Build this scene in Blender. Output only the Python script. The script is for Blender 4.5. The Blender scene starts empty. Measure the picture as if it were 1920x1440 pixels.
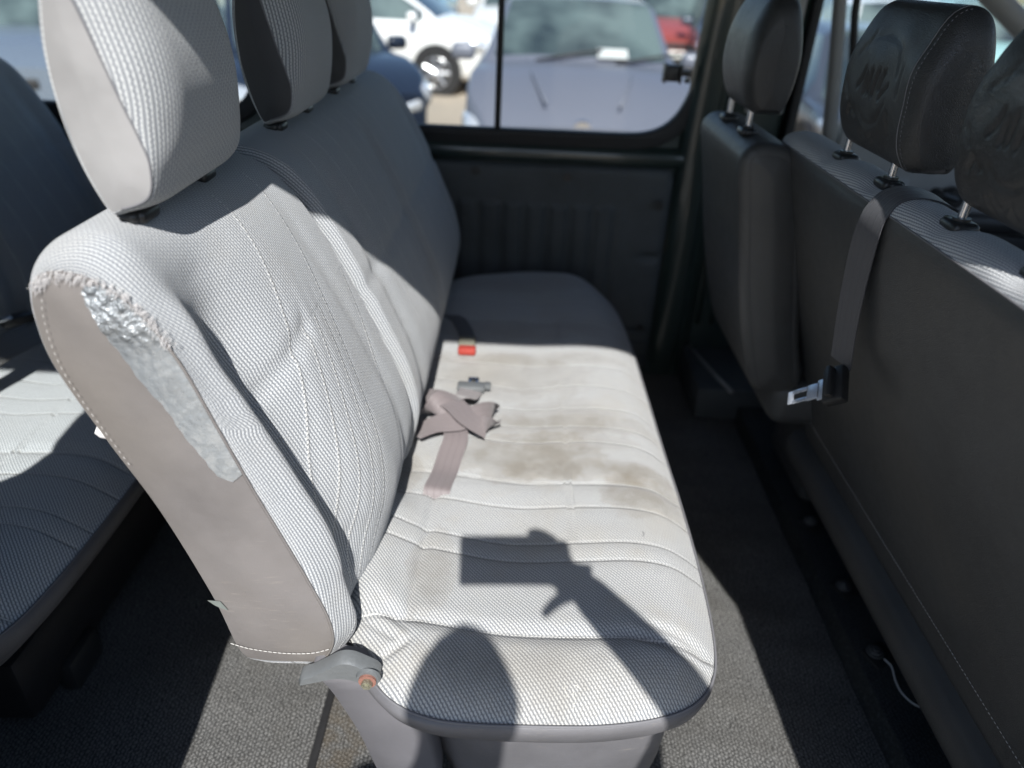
import bpy, bmesh, math, random
import numpy as np
from mathutils import Vector, Matrix

random.seed(7)
rng = np.random.default_rng(7)
scene = bpy.context.scene
COL = scene.collection

# ------------------------------------------------------------------ camera
FPX = 1331.0
cam_data = bpy.data.cameras.new("camera")
cam_data.sensor_width = 36.0
cam_data.sensor_fit = 'HORIZONTAL'
cam_data.lens = 36.0 * FPX / 1920.0
cam_data.clip_start = 0.01
cam_data.clip_end = 600
cam_data.dof.use_dof = True
cam_data.dof.focus_distance = 0.88
cam_data.dof.aperture_fstop = 2.3
cam = bpy.data.objects.new("camera", cam_data)
COL.objects.link(cam)
CAMPOS = Vector((0, 0, 1.12))
cam.matrix_world = Matrix((
    (0.99903218, -0.04385751, -0.00334875, CAMPOS.x),
    (0.01941072, 0.50791393, -0.8611891, CAMPOS.y),
    (0.03947049, 0.86029062, 0.50827367, CAMPOS.z),
    (0, 0, 0, 1)))
scene.camera = cam

# ------------------------------------------------------------------ light
SUN_TO = Vector((0.042, -0.79, 0.75)).normalized()      # towards the sun
world = bpy.data.worlds.new("World")
scene.world = world
world.use_nodes = True
wn = world.node_tree.nodes
wn.clear()
sky = wn.new("ShaderNodeTexSky")
sky.sky_type = 'NISHITA'
sky.sun_disc = False
sky.sun_elevation = math.asin(SUN_TO.z)
sky.sun_rotation = math.pi
sky.altitude = 50
sky.dust_density = 0.8
sky.ozone_density = 2.2
bg = wn.new("ShaderNodeBackground")
bg.inputs[1].default_value = 0.108
wo = wn.new("ShaderNodeOutputWorld")
world.node_tree.links.new(sky.outputs[0], bg.inputs[0])
world.node_tree.links.new(bg.outputs[0], wo.inputs[0])
sun_d = bpy.data.lights.new("sun", 'SUN')
sun_d.energy = 5.0
sun_d.angle = math.radians(0.6)
sun_d.color = (1.0, 0.975, 0.94)
sun = bpy.data.objects.new("sun", sun_d)
COL.objects.link(sun)
sun.rotation_euler = (-SUN_TO).to_track_quat('-Z', 'Y').to_euler()
sun.location = (0, -10, 12)

scene.view_settings.view_transform = 'Standard'
scene.view_settings.look = 'None'
scene.view_settings.exposure = 0.70
scene.view_settings.gamma = 1
scene.view_settings.use_curve_mapping = False
scene.cycles.use_denoising = True
scene.cycles.max_bounces = 7
scene.cycles.diffuse_bounces = 4
scene.cycles.glossy_bounces = 3
scene.cycles.transparent_max_bounces = 12
scene.cycles.sample_clamp_indirect = 6

# ------------------------------------------------------------------ node helpers
class V:
    """a socket (or number) with arithmetic that adds math nodes"""
    def __init__(s, nt, k): s.nt = nt; s.k = k
    def _m(s, op, *a, clamp=False):
        n = s.nt.nodes.new("ShaderNodeMath"); n.operation = op; n.use_clamp = clamp
        for i, x in enumerate((s,) + a):
            x = x.k if isinstance(x, V) else x
            if isinstance(x, (int, float)): n.inputs[i].default_value = x
            else: s.nt.links.new(x, n.inputs[i])
        return V(s.nt, n.outputs[0])
    def __add__(s, o): return s._m('ADD', o)
    __radd__ = __add__
    def __sub__(s, o): return s._m('SUBTRACT', o)
    def __rsub__(s, o): return (s * -1.0) + o
    def __mul__(s, o): return s._m('MULTIPLY', o)
    __rmul__ = __mul__
    def __truediv__(s, o): return s._m('DIVIDE', o)
    def abs(s): return s._m('ABSOLUTE')
    def frac(s): return s._m('FRACT')
    def floor(s): return s._m('FLOOR')
    def min(s, o): return s._m('MINIMUM', o)
    def max(s, o): return s._m('MAXIMUM', o)
    def pow(s, o): return s._m('POWER', o)
    def sin(s): return s._m('SINE')
    def smooth(s, a, b, lo=0.0, hi=1.0):
        n = s.nt.nodes.new("ShaderNodeMapRange"); n.interpolation_type = 'SMOOTHSTEP'
        s.nt.links.new(s.k, n.inputs[0])
        for i, x in zip((1, 2, 3, 4), (a, b, lo, hi)): n.inputs[i].default_value = x
        return V(s.nt, n.outputs[0])

def new_mat(name):
    m = bpy.data.materials.new(name); m.use_nodes = True
    nt = m.node_tree
    p = nt.nodes["Principled BSDF"]
    return m, nt, p

def link(nt, a, b): nt.links.new(a.k if isinstance(a, V) else a, b)

def noise(nt, vec, scale, detail=2, rough=0.5, out=0):
    n = nt.nodes.new("ShaderNodeTexNoise")
    n.inputs["Scale"].default_value = scale
    n.inputs["Detail"].default_value = detail
    n.inputs["Roughness"].default_value = rough
    if vec is not None: nt.links.new(vec, n.inputs["Vector"])
    return V(nt, n.outputs[out])

def coords(nt, which="Object"):
    n = nt.nodes.new("ShaderNodeTexCoord"); return n.outputs[which]

def mapping(nt, vec, scale=(1, 1, 1), rot=(0, 0, 0)):
    n = nt.nodes.new("ShaderNodeMapping"); nt.links.new(vec, n.inputs[0])
    n.inputs["Scale"].default_value = scale; n.inputs["Rotation"].default_value = rot
    return n.outputs[0]

def sep(nt, vec):
    n = nt.nodes.new("ShaderNodeSeparateXYZ"); nt.links.new(vec, n.inputs[0])
    return [V(nt, n.outputs[i]) for i in range(3)]

def mixc(nt, fac, a, b, mode='MIX'):
    n = nt.nodes.new("ShaderNodeMix"); n.data_type = 'RGBA'; n.blend_type = mode
    for s, x in ((n.inputs[0], fac), (n.inputs[6], a), (n.inputs[7], b)):
        x = x.k if isinstance(x, V) else x
        if isinstance(x, (int, float)): s.default_value = x
        elif isinstance(x, tuple): s.default_value = (*x, 1) if len(x) == 3 else x
        else: nt.links.new(x, s)
    return n.outputs[2]

def bump(nt, height, dist, strength=1.0, normal=None):
    n = nt.nodes.new("ShaderNodeBump"); link(nt, height, n.inputs["Height"])
    n.inputs["Distance"].default_value = dist; n.inputs["Strength"].default_value = strength
    if normal is not None: nt.links.new(normal, n.inputs["Normal"])
    return n.outputs[0]

def attr(nt, name):
    n = nt.nodes.new("ShaderNodeAttribute"); n.attribute_name = name
    return V(nt, n.outputs["Fac"])

# ------------------------------------------------------------------ materials
def fabric_mat(name, ang, seams=(), dirt=0.3, stains=(), tint=(1, 1, 1), pitch=0.0040, thick=(), seamw=0.0046, seamh=0.0034):
    """woven upholstery: pale dashed ribs over blue grey ground, stitched channels at q = const"""
    m, nt, p = new_mat(name)
    uv = coords(nt, "UV")
    oc = coords(nt, "Object")
    w1 = noise(nt, uv, 9, 2) - 0.5
    w2 = noise(nt, uv, 140, 1) - 0.5
    u, v, _ = sep(nt, uv)
    ca, sa = math.cos(ang), math.sin(ang)
    a = (u * ca + v * sa) + w1 * 0.006 + w2 * 0.0009
    b = (v * ca - u * sa)
    zz = (b / (pitch * 1.25)).frac() - 0.5
    a = a + zz.abs() * (pitch * 0.30)
    la = a / pitch
    row = la.floor()
    tri = (la.frac() - 0.5).abs() * 2.0                 # 0 at the rib's middle
    rib = tri.smooth(0.40, 0.72, 1.0, 0.0)
    bb = b / (pitch * 1.25) + row * 0.5
    dash = (bb.frac() - 0.5).abs() * 2.0
    dashm = dash.smooth(0.62, 0.9, 1.0, 0.25)
    light = rib * (dashm * 0.62 + 0.38)
    # small twill between the ribs
    tw = ((a * 1.0 + b * 0.8) / 0.0016).frac()
    twm = (tw - 0.5).abs().smooth(0.1, 0.4, 0.0, 1.0)
    light2 = light.max(twm * 0.22)
    fz = noise(nt, oc, 900, 1)
    base = mixc(nt, light2, tuple(c * t for c, t in zip((0.095, 0.110, 0.138), tint)), tuple(c * t for c, t in zip((0.49, 0.505, 0.515), tint)))
    base = mixc(nt, 0.22, base, mixc(nt, fz, (0.16, 0.165, 0.17), (0.56, 0.56, 0.55)))
    # grime
    g1 = noise(nt, oc, 5.5, 4, 0.6).smooth(0.48, 0.72)
    g2 = noise(nt, oc, 22, 3, 0.6).smooth(0.45, 0.75)
    grime = (g1 * 0.7 + g2 * 0.3) * dirt
    base = mixc(nt, grime, base, mixc(nt, 0.4, base, (0.30, 0.27, 0.21)))
    ox, oy, oz = sep(nt, oc)
    for (sx, sy, rx, ry, s) in stains:
        dx = (ox - sx) / rx; dy = (oy - sy) / ry
        d = (dx * dx + dy * dy) + (noise(nt, oc, 22, 4, 0.65) - 0.5) * 2.8
        mk = d.smooth(-0.3, 1.4, s, 0.0)
        base = mixc(nt, mk, base, mixc(nt, 0.72, base, (0.15, 0.13, 0.098)))
        ring = (d - 0.85).abs().smooth(0.0, 0.3, s * 0.15, 0.0)
        base = mixc(nt, ring, base, (0.22, 0.18, 0.12))
    h = light * 1.0 + twm * 0.25 + fz * 0.35
    nrm = bump(nt, h, 0.0007, 0.75)
    if seams or thick:
        q = attr(nt, "q"); pp = attr(nt, "p")
        gr = None; st = None
        for s in tuple(seams) + tuple(thick):
            d = (q - s).abs()
            w = 0.007 if s in thick else seamw
            g = d.smooth(0.0, w, 0.0, 1.0)
            t = d.smooth(0.0005, 0.0014, 1.0, 0.0)
            gr = g if gr is None else gr.min(g)
            st = t if st is None else st.max(t)
        stitch = (pp / 0.0052).frac().smooth(0.60, 0.72, 1.0, 0.0)
        stm = st * stitch
        base = mixc(nt, gr.smooth(0.0, 0.6, 0.22, 0.0), base, (0.12, 0.125, 0.13))
        base = mixc(nt, stm * 0.75, base, (0.62, 0.62, 0.60))
        nrm = bump(nt, gr + stm * 0.25, seamh, 0.8, nrm)
    big = noise(nt, oc, 14, 3, 0.55)
    nrm = bump(nt, big, 0.004, 0.5, nrm)
    nt.links.new(base, p.inputs["Base Color"])
    p.inputs["Roughness"].default_value = 0.92
    p.inputs["Specular IOR Level"].default_value = 0.15
    p.inputs["Sheen Weight"].default_value = 0.25
    p.inputs["Sheen Roughness"].default_value = 0.5
    nt.links.new(nrm, p.inputs["Normal"])
    return m

def vinyl_mat(name, col, rough=0.45, grain=0.35, scale=520, scuff=0.0, wrinkle=0.5, warm=None, spec=0.5):
    m, nt, p = new_mat(name)
    oc = coords(nt)
    vo = nt.nodes.new("ShaderNodeTexVoronoi"); vo.feature = 'DISTANCE_TO_EDGE'
    vo.inputs["Scale"].default_value = scale
    wv = nt.nodes.new("ShaderNodeVectorMath"); wv.operation = 'ADD'
    nn = nt.nodes.new("ShaderNodeTexNoise"); nn.inputs["Scale"].default_value = 160
    vm = nt.nodes.new("ShaderNodeVectorMath"); vm.operation = 'SCALE'; vm.inputs[3].default_value = 0.004
    nt.links.new(oc, nn.inputs["Vector"]); nt.links.new(nn.outputs["Color"], vm.inputs[0])
    nt.links.new(oc, wv.inputs[0]); nt.links.new(vm.outputs[0], wv.inputs[1])
    nt.links.new(wv.outputs[0], vo.inputs["Vector"])
    cell = V(nt, vo.outputs["Distance"]).smooth(0.0, 0.25)
    big = noise(nt, oc, 7, 4, 0.6)
    mid = noise(nt, oc, 45, 3, 0.6)
    c2 = tuple(c * 0.78 for c in col)
    base = mixc(nt, big.smooth(0.35, 0.7), col, c2)
    if warm: base = mixc(nt, noise(nt, oc, 3.1, 3).smooth(0.4, 0.66), base, warm)
    if scuff:
        sc = noise(nt, mapping(nt, oc, (30, 30, 330), (0, 0.55, 0)), 1.0, 5, 0.7).smooth(0.57, 0.68)
        sc = sc * noise(nt, oc, 9, 2).smooth(0.48, 0.62)
        base = mixc(nt, sc * scuff, base, (0.52, 0.46, 0.38))
    nt.links.new(base, p.inputs["Base Color"])
    r = mid * 0.18 + (rough - 0.09) + (1.0 - cell) * 0.1
    link(nt, r, p.inputs["Roughness"])
    p.inputs["Specular IOR Level"].default_value = spec
    n1 = bump(nt, cell, 0.0003, grain)
    n2 = bump(nt, big * 1.0 + mid * 0.12, 0.010, wrinkle * 0.5, n1)
    nt.links.new(n2, p.inputs["Normal"])
    return m

def plain_mat(name, col, rough=0.5, metal=0.0, bumps=0.0, bscale=60, spec=0.5, coat=0.0, var=0.15):
    m, nt, p = new_mat(name)
    oc = coords(nt)
    n1 = noise(nt, oc, bscale * 0.25, 4, 0.6)
    base = mixc(nt, n1, tuple(c * (1 - var) for c in col), tuple(min(1, c * (1 + var)) for c in col))
    nt.links.new(base, p.inputs["Base Color"])
    link(nt, n1 * 0.2 + (rough - 0.1), p.inputs["Roughness"])
    p.inputs["Metallic"].default_value = metal
    p.inputs["Specular IOR Level"].default_value = spec
    p.inputs["Coat Weight"].default_value = coat
    if bumps:
        nt.links.new(bump(nt, noise(nt, oc, bscale, 4, 0.6), 0.003, bumps), p.inputs["Normal"])
    return m

def glass_mat(name, tint=(0.86, 0.92, 0.90), refl=0.8):
    m, nt, p = new_mat(name)
    nt.nodes.remove(p)
    out = nt.nodes["Material Output"]
    t = nt.nodes.new("ShaderNodeBsdfTransparent"); t.inputs[0].default_value = (*tint, 1)
    g = nt.nodes.new("ShaderNodeBsdfGlossy"); g.inputs["Roughness"].default_value = 0.02
    f = nt.nodes.new("ShaderNodeLayerWeight"); f.inputs[0].default_value = 0.5
    fm = (V(nt, f.outputs["Facing"]).pow(4.0) * 0.8 + 0.05) * refl
    mx = nt.nodes.new("ShaderNodeMixShader")
    link(nt, fm, mx.inputs[0]); nt.links.new(t.outputs[0], mx.inputs[1]); nt.links.new(g.outputs[0], mx.inputs[2])
    nt.links.new(mx.outputs[0], out.inputs[0])
    return m

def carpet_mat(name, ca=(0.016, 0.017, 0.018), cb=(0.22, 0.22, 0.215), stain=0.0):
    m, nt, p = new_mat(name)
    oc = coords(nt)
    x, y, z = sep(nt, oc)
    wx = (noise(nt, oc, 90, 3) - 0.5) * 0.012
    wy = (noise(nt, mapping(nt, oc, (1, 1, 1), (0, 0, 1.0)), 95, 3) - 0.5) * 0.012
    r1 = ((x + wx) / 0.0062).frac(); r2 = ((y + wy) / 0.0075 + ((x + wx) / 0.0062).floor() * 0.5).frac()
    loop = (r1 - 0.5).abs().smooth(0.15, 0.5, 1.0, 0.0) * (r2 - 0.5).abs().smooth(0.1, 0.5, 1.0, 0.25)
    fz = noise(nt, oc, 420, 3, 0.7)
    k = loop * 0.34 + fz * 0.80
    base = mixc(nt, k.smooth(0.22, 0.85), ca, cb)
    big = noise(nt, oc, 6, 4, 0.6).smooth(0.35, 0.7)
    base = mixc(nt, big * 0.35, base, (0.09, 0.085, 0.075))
    if stain:
        s = noise(nt, oc, 9, 4, 0.65).smooth(0.46, 0.62)
        x_, y_, z_ = sep(nt, oc)
        s = s * x_.smooth(-0.02, -0.12) * y_.smooth(1.0, 0.8)
        base = mixc(nt, s * stain, base, mixc(nt, 0.6, base, (0.10, 0.080, 0.055)))
    nt.links.new(base, p.inputs["Base Color"])
    p.inputs["Roughness"].default_value = 0.97
    p.inputs["Specular IOR Level"].default_value = 0.1
    nt.links.new(bump(nt, k + big * 0.8, 0.004, 0.9), p.inputs["Normal"])
    return m

def strap_mat(name, col, rough=0.55):
    m, nt, p = new_mat(name)
    uv = coords(nt, "UV")
    u, v, _ = sep(nt, uv)
    tw = ((u + v * 0.6) / 0.0022).frac()
    k = (tw - 0.5).abs().smooth(0.05, 0.45)
    st = (u / 0.0115).frac()
    line = (st - 0.5).abs().smooth(0.0, 0.12)
    b = mixc(nt, k, tuple(c * 0.82 for c in col), col)
    b = mixc(nt, line, tuple(c * 0.8 for c in col), b)
    nt.links.new(b, p.inputs["Base Color"])
    p.inputs["Roughness"].default_value = rough
    p.inputs["Sheen Weight"].default_value = 0.2
    nt.links.new(bump(nt, k * 0.5 + line, 0.0006, 0.6), p.inputs["Normal"])
    return m

def tape_mat():
    m, nt, p = new_mat("silver_tape")
    oc = coords(nt)
    a = noise(nt, oc, 55, 4, 0.65); b = noise(nt, mapping(nt, oc, (1, 1, 1), (0.4, 0.2, 0)), 170, 3, 0.6)
    x, y, z = sep(nt, oc)
    top = z.smooth(0.775, 0.83)
    worn = (noise(nt, oc, 120, 4, 0.7) + noise(nt, oc, 24, 3) * 0.6).smooth(0.72, 1.0)
    base = mixc(nt, worn * 0.6, (0.30, 0.325, 0.345), (0.44, 0.46, 0.47))
    base = mixc(nt, noise(nt, oc, 33, 3).smooth(0.5, 0.7) * 0.25, base, (0.21, 0.215, 0.22))
    nt.links.new(base, p.inputs["Base Color"])
    p.inputs["Metallic"].default_value = 0.5
    link(nt, b * 0.22 + 0.20, p.inputs["Roughness"])
    hh = a * (top * 2.2 + 0.12) + b * 0.12
    nt.links.new(bump(nt, hh, 0.008, 0.9), p.inputs["Normal"])
    return m

def paint_mat(name, col, rough=0.28, coat=0.3):
    m = plain_mat(name, col, rough, 0.15, 0, 4, 0.5, coat, 0.06)
    return m

M = {}
# channel seams of the row cushions (attribute q) and of the backrests
CUSH_SEAMS = (0.765, 0.802, 0.882, 1.059, 1.111, 1.176, 1.26, 1.348, 1.45, 1.56, 1.68)
M['cush'] = fabric_mat("seat_fabric_cushion", math.radians(41), seams=CUSH_SEAMS, thick=(0.629, 0.945),
    dirt=0.85, stains=((0.04, 1.02, 0.14, 0.07, 1.0), (0.23, 0.93, 0.08, 0.07, 1.0), (-0.02, 1.30, 0.2, 0.09, 0.6),
                       (-0.10, 0.74, 0.035, 0.09, 0.6), (0.05, 0.58, 0.16, 0.05, 0.6), (0.10, 1.16, 0.12, 0.05, 0.5),
                       (0.13, 1.06, 0.1, 0.04, 0.5), (0.05, 1.12, 0.26, 0.035, 0.7), (0.02, 1.38, 0.24, 0.03, 0.6), (0.0, 1.52, 0.22, 0.05, 0.5), (0.16, 0.98, 0.16, 0.03, 0.8), (0.0, 1.8, 0.18, 0.07, 0.5), (-0.17, 0.96, 0.03, 0.05, 0.9)), tint=(1.03, 1.01, 0.965))
M['cush3'] = fabric_mat('seat_fabric_rear_cushion', math.radians(41), seams=CUSH_SEAMS, thick=(0.629, 0.945), dirt=0.1, tint=(1.25, 1.27, 1.27))
M['back'] = fabric_mat("seat_fabric_back", math.radians(4), seams=(0.70, 0.728, 0.752, 0.776, 0.80, 0.90,
    1.075, 1.15, 1.22, 1.29, 1.355, 1.44, 1.51, 1.58, 1.65, 1.72, 1.79), dirt=0.35, tint=(0.96, 0.97, 0.97), seamw=0.003, seamh=0.0013)
M['head'] = fabric_mat("seat_fabric_headrest", math.radians(3), dirt=0.12, tint=(0.98, 0.98, 0.97), pitch=0.0050)
M['top'] = fabric_mat("seat_fabric_front_row", math.radians(82), dirt=0.1, tint=(1.25, 1.25, 1.25), pitch=0.0036)
M['vinyl_tan'] = vinyl_mat("taupe_vinyl", (0.160, 0.150, 0.147), 0.46, 0.30, 560, 0.12, 0.5, (0.160, 0.147, 0.136))
M['vinyl_grey'] = vinyl_mat("grey_vinyl", (0.125, 0.124, 0.132), 0.42, 0.25, 560, 0.2, 0.45)
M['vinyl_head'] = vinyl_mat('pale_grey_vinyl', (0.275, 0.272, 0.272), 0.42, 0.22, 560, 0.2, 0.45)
M['vinyl_hr'] = vinyl_mat('worn_black_leather', (0.036, 0.037, 0.038), 0.36, 0.8, 380, 0, 0.4)
M['vinyl_head_shade'] = vinyl_mat('shaded_pale_grey_vinyl', (0.035, 0.036, 0.040), 0.5, 0.3, 560, 0, 0.3)  # near-black copy of the pale headrest vinyl, shade painted into its colour
M['vinyl_black'] = vinyl_mat("black_vinyl", (0.058, 0.061, 0.063), 0.40, 0.6, 420, 0, 0.28, (0.064, 0.064, 0.062))
M['plastic_black'] = plain_mat("black_plastic", (0.022, 0.023, 0.024), 0.38, 0, 0.15, 300)
M['plastic_grey'] = plain_mat("grey_plastic", (0.28, 0.28, 0.27), 0.5, 0, 0.1, 200)
M['plated'] = plain_mat('zinc_plated_steel', (0.60, 0.65, 0.73), 0.3, 0.55, 0, 60, 0.8, var=0.05)
M['chrome'] = plain_mat("bright_steel", (0.72, 0.74, 0.78), 0.22, 1.0, 0, 60, var=0.05)
M['bracket'] = plain_mat("painted_bracket_metal", (0.15, 0.16, 0.165), 0.45, 0.3, 0.25, 140)
M['side_plate'] = plain_mat("mauve_painted_plate", (0.13, 0.128, 0.138), 0.42, 0.1, 0.12, 60)
M['orange'] = plain_mat("orange_paint", (0.22, 0.105, 0.08), 0.7, 0, 0.6, 300, var=0.4)
M['bolt'] = plain_mat("dirty_bolt_metal", (0.34, 0.33, 0.25), 0.4, 0.7, 0.6, 400, var=0.4)
M['boltdark'] = plain_mat('worn_bolt_metal', (0.16, 0.165, 0.17), 0.4, 0.6, 0.2, 200)
M['darkmetal'] = plain_mat("dark_metal", (0.03, 0.03, 0.033), 0.45, 0.5, 0.2, 120)
M['carpet'] = carpet_mat("grey_carpet")
M['carpet2'] = carpet_mat("stained_carpet", stain=0.9)
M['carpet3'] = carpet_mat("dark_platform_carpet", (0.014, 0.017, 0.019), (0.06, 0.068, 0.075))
M['strap_m'] = strap_mat("mauve_webbing", (0.185, 0.16, 0.162))
M['strap_b'] = strap_mat("black_webbing", (0.047, 0.048, 0.056))
M['tape'] = tape_mat()
M['green'] = plain_mat("dark_green_paint", (0.020, 0.032, 0.029), 0.32, 0.0, 0.05, 20, 0.5, 0.5)
M['card'] = vinyl_mat("dark_trim_vinyl", (0.058, 0.066, 0.070), 0.55, 0.4, 300, 0, 0.3)
M['rubber'] = plain_mat("black_rubber", (0.012, 0.012, 0.013), 0.6, 0, 0.1, 200)
M['trimgrey'] = plain_mat("pale_grey_trim", (0.30, 0.30, 0.29), 0.6, 0, 0.1, 60)
M['glass'] = glass_mat("window_glass", (0.93, 0.96, 0.95), 0.6)
M['red'] = plain_mat("red_plastic", (0.33, 0.045, 0.032), 0.5)
M['thread'] = plain_mat("white_thread", (0.48, 0.47, 0.45), 0.8)
M['thread_d'] = plain_mat("grey_thread", (0.14, 0.14, 0.15), 0.8)
M['fibre'] = plain_mat("frayed_fibre", (0.46, 0.45, 0.45), 0.9)
M['white'] = plain_mat("white_plastic", (0.62, 0.62, 0.62), 0.4)
M['foam'] = plain_mat("torn_foam", (0.48, 0.47, 0.43), 0.9)

# ------------------------------------------------------------------ object helpers
def tag(o, label=None, cat=None, group=None, kind=None):
    if label: o["label"] = label
    if cat: o["category"] = cat
    if group: o["group"] = group
    if kind: o["kind"] = kind
    return o

def empty(name, loc, label, cat, group=None, kind=None):
    o = bpy.data.objects.new(name, None); COL.objects.link(o)
    o.empty_display_size = 0.1
    o.location = loc
    return tag(o, label, cat, group, kind)

def mesh_obj(name, verts, faces, mat, parent=None, uv=None, attrs=None, smooth=True):
    me = bpy.data.meshes.new(name)
    me.from_pydata([tuple(v) for v in verts], [], [tuple(f) for f in faces])
    if smooth: me.polygons.foreach_set("use_smooth", [True] * len(me.polygons))
    if uv is not None:
        lay = me.uv_layers.new(name="UVMap")
        li = np.zeros(len(me.loops), dtype=np.int32); me.loops.foreach_get("vertex_index", li)
        lay.data.foreach_set("uv", np.asarray(uv, dtype=np.float32)[li].ravel())
    for k, a in (attrs or {}).items():
        at = me.attributes.new(k, 'FLOAT', 'POINT')
        at.data.foreach_set("value", np.asarray(a, dtype=np.float32))
    me.materials.append(mat)
    me.update()
    o = bpy.data.objects.new(name, me); COL.objects.link(o)
    if parent is not None:
        o.parent = parent
        o.matrix_parent_inverse = Matrix.Translation(-parent_world(parent)) if parent.type == 'EMPTY' else Matrix.Identity(4)
    return o

def parent_world(p):
    v = Vector((0, 0, 0)); q = p
    # objects below are only translated; meshes sit at the origin with an inverse matrix
    while q is not None:
        if q.type == 'EMPTY': v += Vector(q.location)
        q = q.parent
    return v

class MB:
    """collects simple shapes into one mesh"""
    def __init__(s): s.v = []; s.f = []; s.uv = []
    def add(s, vs, fs, uv=None):
        n = len(s.v); s.v += [tuple(v) for v in vs]; s.f += [tuple(i + n for i in f) for f in fs]
        s.uv += ([tuple(a) for a in uv] if uv is not None else [(0, 0)] * len(vs))
        return s
    def box(s, c, d, bev=0.0, rot=None, seg=2):
        bm = bmesh.new(); bmesh.ops.create_cube(bm, size=1)
        for v in bm.verts: v.co = Vector((v.co.x * d[0], v.co.y * d[1], v.co.z * d[2]))
        if bev: bmesh.ops.bevel(bm, geom=list(bm.edges), offset=bev, segments=seg, profile=0.5, affect='EDGES')
        R = rot if rot is not None else Matrix.Identity(3)
        vs = [R @ v.co + Vector(c) for v in bm.verts]
        for i, v in enumerate(bm.verts): v.index = i
        fs = [[v.index for v in f.verts] for f in bm.faces]
        bm.free(); return s.add(vs, fs)
    def tube(s, pts, r, n=10, cap=True, closed=False):
        pts = [Vector(p) for p in pts]; rr = r if isinstance(r, (list, tuple)) else [r] * len(pts)
        vs = []; fs = []; prev = None
        for i, p in enumerate(pts):
            a = pts[max(i - 1, 0)]; b = pts[min(i + 1, len(pts) - 1)]
            t = (b - a).normalized()
            if prev is None:
                up = Vector((0, 0, 1)) if abs(t.z) < 0.9 else Vector((1, 0, 0))
                nx = t.cross(up).normalized()
            else:
                nx = (prev - t * prev.dot(t)).normalized()
            prev = nx; ny = t.cross(nx)
            for k in range(n):
                an = 2 * math.pi * k / n
                vs.append(p + (nx * math.cos(an) + ny * math.sin(an)) * rr[i])
        for i in range(len(pts) - 1):
            for k in range(n):
                fs.append((i * n + k, i * n + (k + 1) % n, (i + 1) * n + (k + 1) % n, (i + 1) * n + k))
        if cap:
            fs.append(tuple(range(n))[::-1]); fs.append(tuple((len(pts) - 1) * n + k for k in range(n)))
        return s.add(vs, fs)
    def cyl(s, c, axis, r, h, n=24, r2=None):
        a = Vector(axis).normalized(); c = Vector(c)
        return s.tube([c - a * h / 2, c + a * h / 2], [r, r if r2 is None else r2], n)
    def ribbon(s, pts, wdir, w, th=0.0014):
        """webbing: centre line, per-point width direction"""
        pts = [Vector(p) for p in pts]; n = len(pts)
        if not isinstance(wdir, list): wdir = [Vector(wdir)] * n
        vs = []; uv = []; L = 0
        for i, p in enumerate(pts):
            if i: L += (p - pts[i - 1]).length
            t = (pts[min(i + 1, n - 1)] - pts[max(i - 1, 0)]).normalized()
            wd = Vector(wdir[i]); wd = (wd - t * wd.dot(t)).normalized()
            nn = t.cross(wd).normalized()
            for a, b, uu in ((-.5, .5, 0), (.5, .5, 1), (.5, -.5, 1), (-.5, -.5, 0)):
                vs.append(p + wd * (w * a) + nn * (th * b)); uv.append((uu * w, L))
        fs = []
        for i in range(n - 1):
            for k in range(4):
                fs.append((i * 4 + k, i * 4 + (k + 1) % 4, (i + 1) * 4 + (k + 1) % 4, (i + 1) * 4 + k))
        fs.append((3, 2, 1, 0)); fs.append(tuple((n - 1) * 4 + k for k in range(4)))
        return s.add(vs, fs, uv)
    def build(s, name, mat, parent=None, smooth=False, auto=None):
        o = mesh_obj(name, s.v, s.f, mat, parent, uv=s.uv, smooth=smooth or auto is not None)
        if auto is not None:
            o.data.set_sharp_from_angle(angle=math.radians(auto))
        return o

def crom(P, n, closed=False):
    """Catmull-Rom resample to n points (uniform in control parameter)"""
    P = np.asarray(P, float); m = len(P)
    t = np.linspace(0, m if closed else m - 1, n, endpoint=not closed)
    i = np.floor(t).astype(int)
    if not closed: i = np.clip(i, 0, m - 2)
    f = (t - i)[:, None]
    if closed: a, b, c, d = P[(i - 1) % m], P[i % m], P[(i + 1) % m], P[(i + 2) % m]
    else: a, b, c, d = P[np.clip(i - 1, 0, m - 1)], P[i], P[np.clip(i + 1, 0, m - 1)], P[np.clip(i + 2, 0, m - 1)]
    return 0.5 * (2 * b + (c - a) * f + (2 * a - 5 * b + 4 * c - d) * f ** 2 + (3 * b - a - 3 * c + d) * f ** 3)

def sstep(a, b, x):
    t = np.clip((x - a) / (b - a), 0, 1); return t * t * (3 - 2 * t)

def grid_faces(nr, nc, close_c=False):
    f = []
    for i in range(nr - 1):
        for j in range(nc if close_c else nc - 1):
            j2 = (j + 1) % nc
            f.append((i * nc + j, i * nc + j2, (i + 1) * nc + j2, (i + 1) * nc + j))
    return f

def poly_normals(P):
    t = np.roll(P, -1, 0) - np.roll(P, 1, 0)
    n = np.stack([t[:, 1], -t[:, 0]], 1); n /= np.linalg.norm(n, axis=1)[:, None] + 1e-9
    area = 0.5 * np.sum(P[:, 0] * np.roll(P[:, 1], -1) - np.roll(P[:, 0], -1) * P[:, 1])
    return n if area > 0 else -n

def end_secs(y, d, n, sgn):
    """section positions and blend weights of a rounded end (0 = side outline, 1 = full profile)"""
    t = np.linspace(0, 1, n)
    th = t * math.pi / 2
    return y + sgn * d * (1 - np.cos(th)), np.sin(th)

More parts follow.
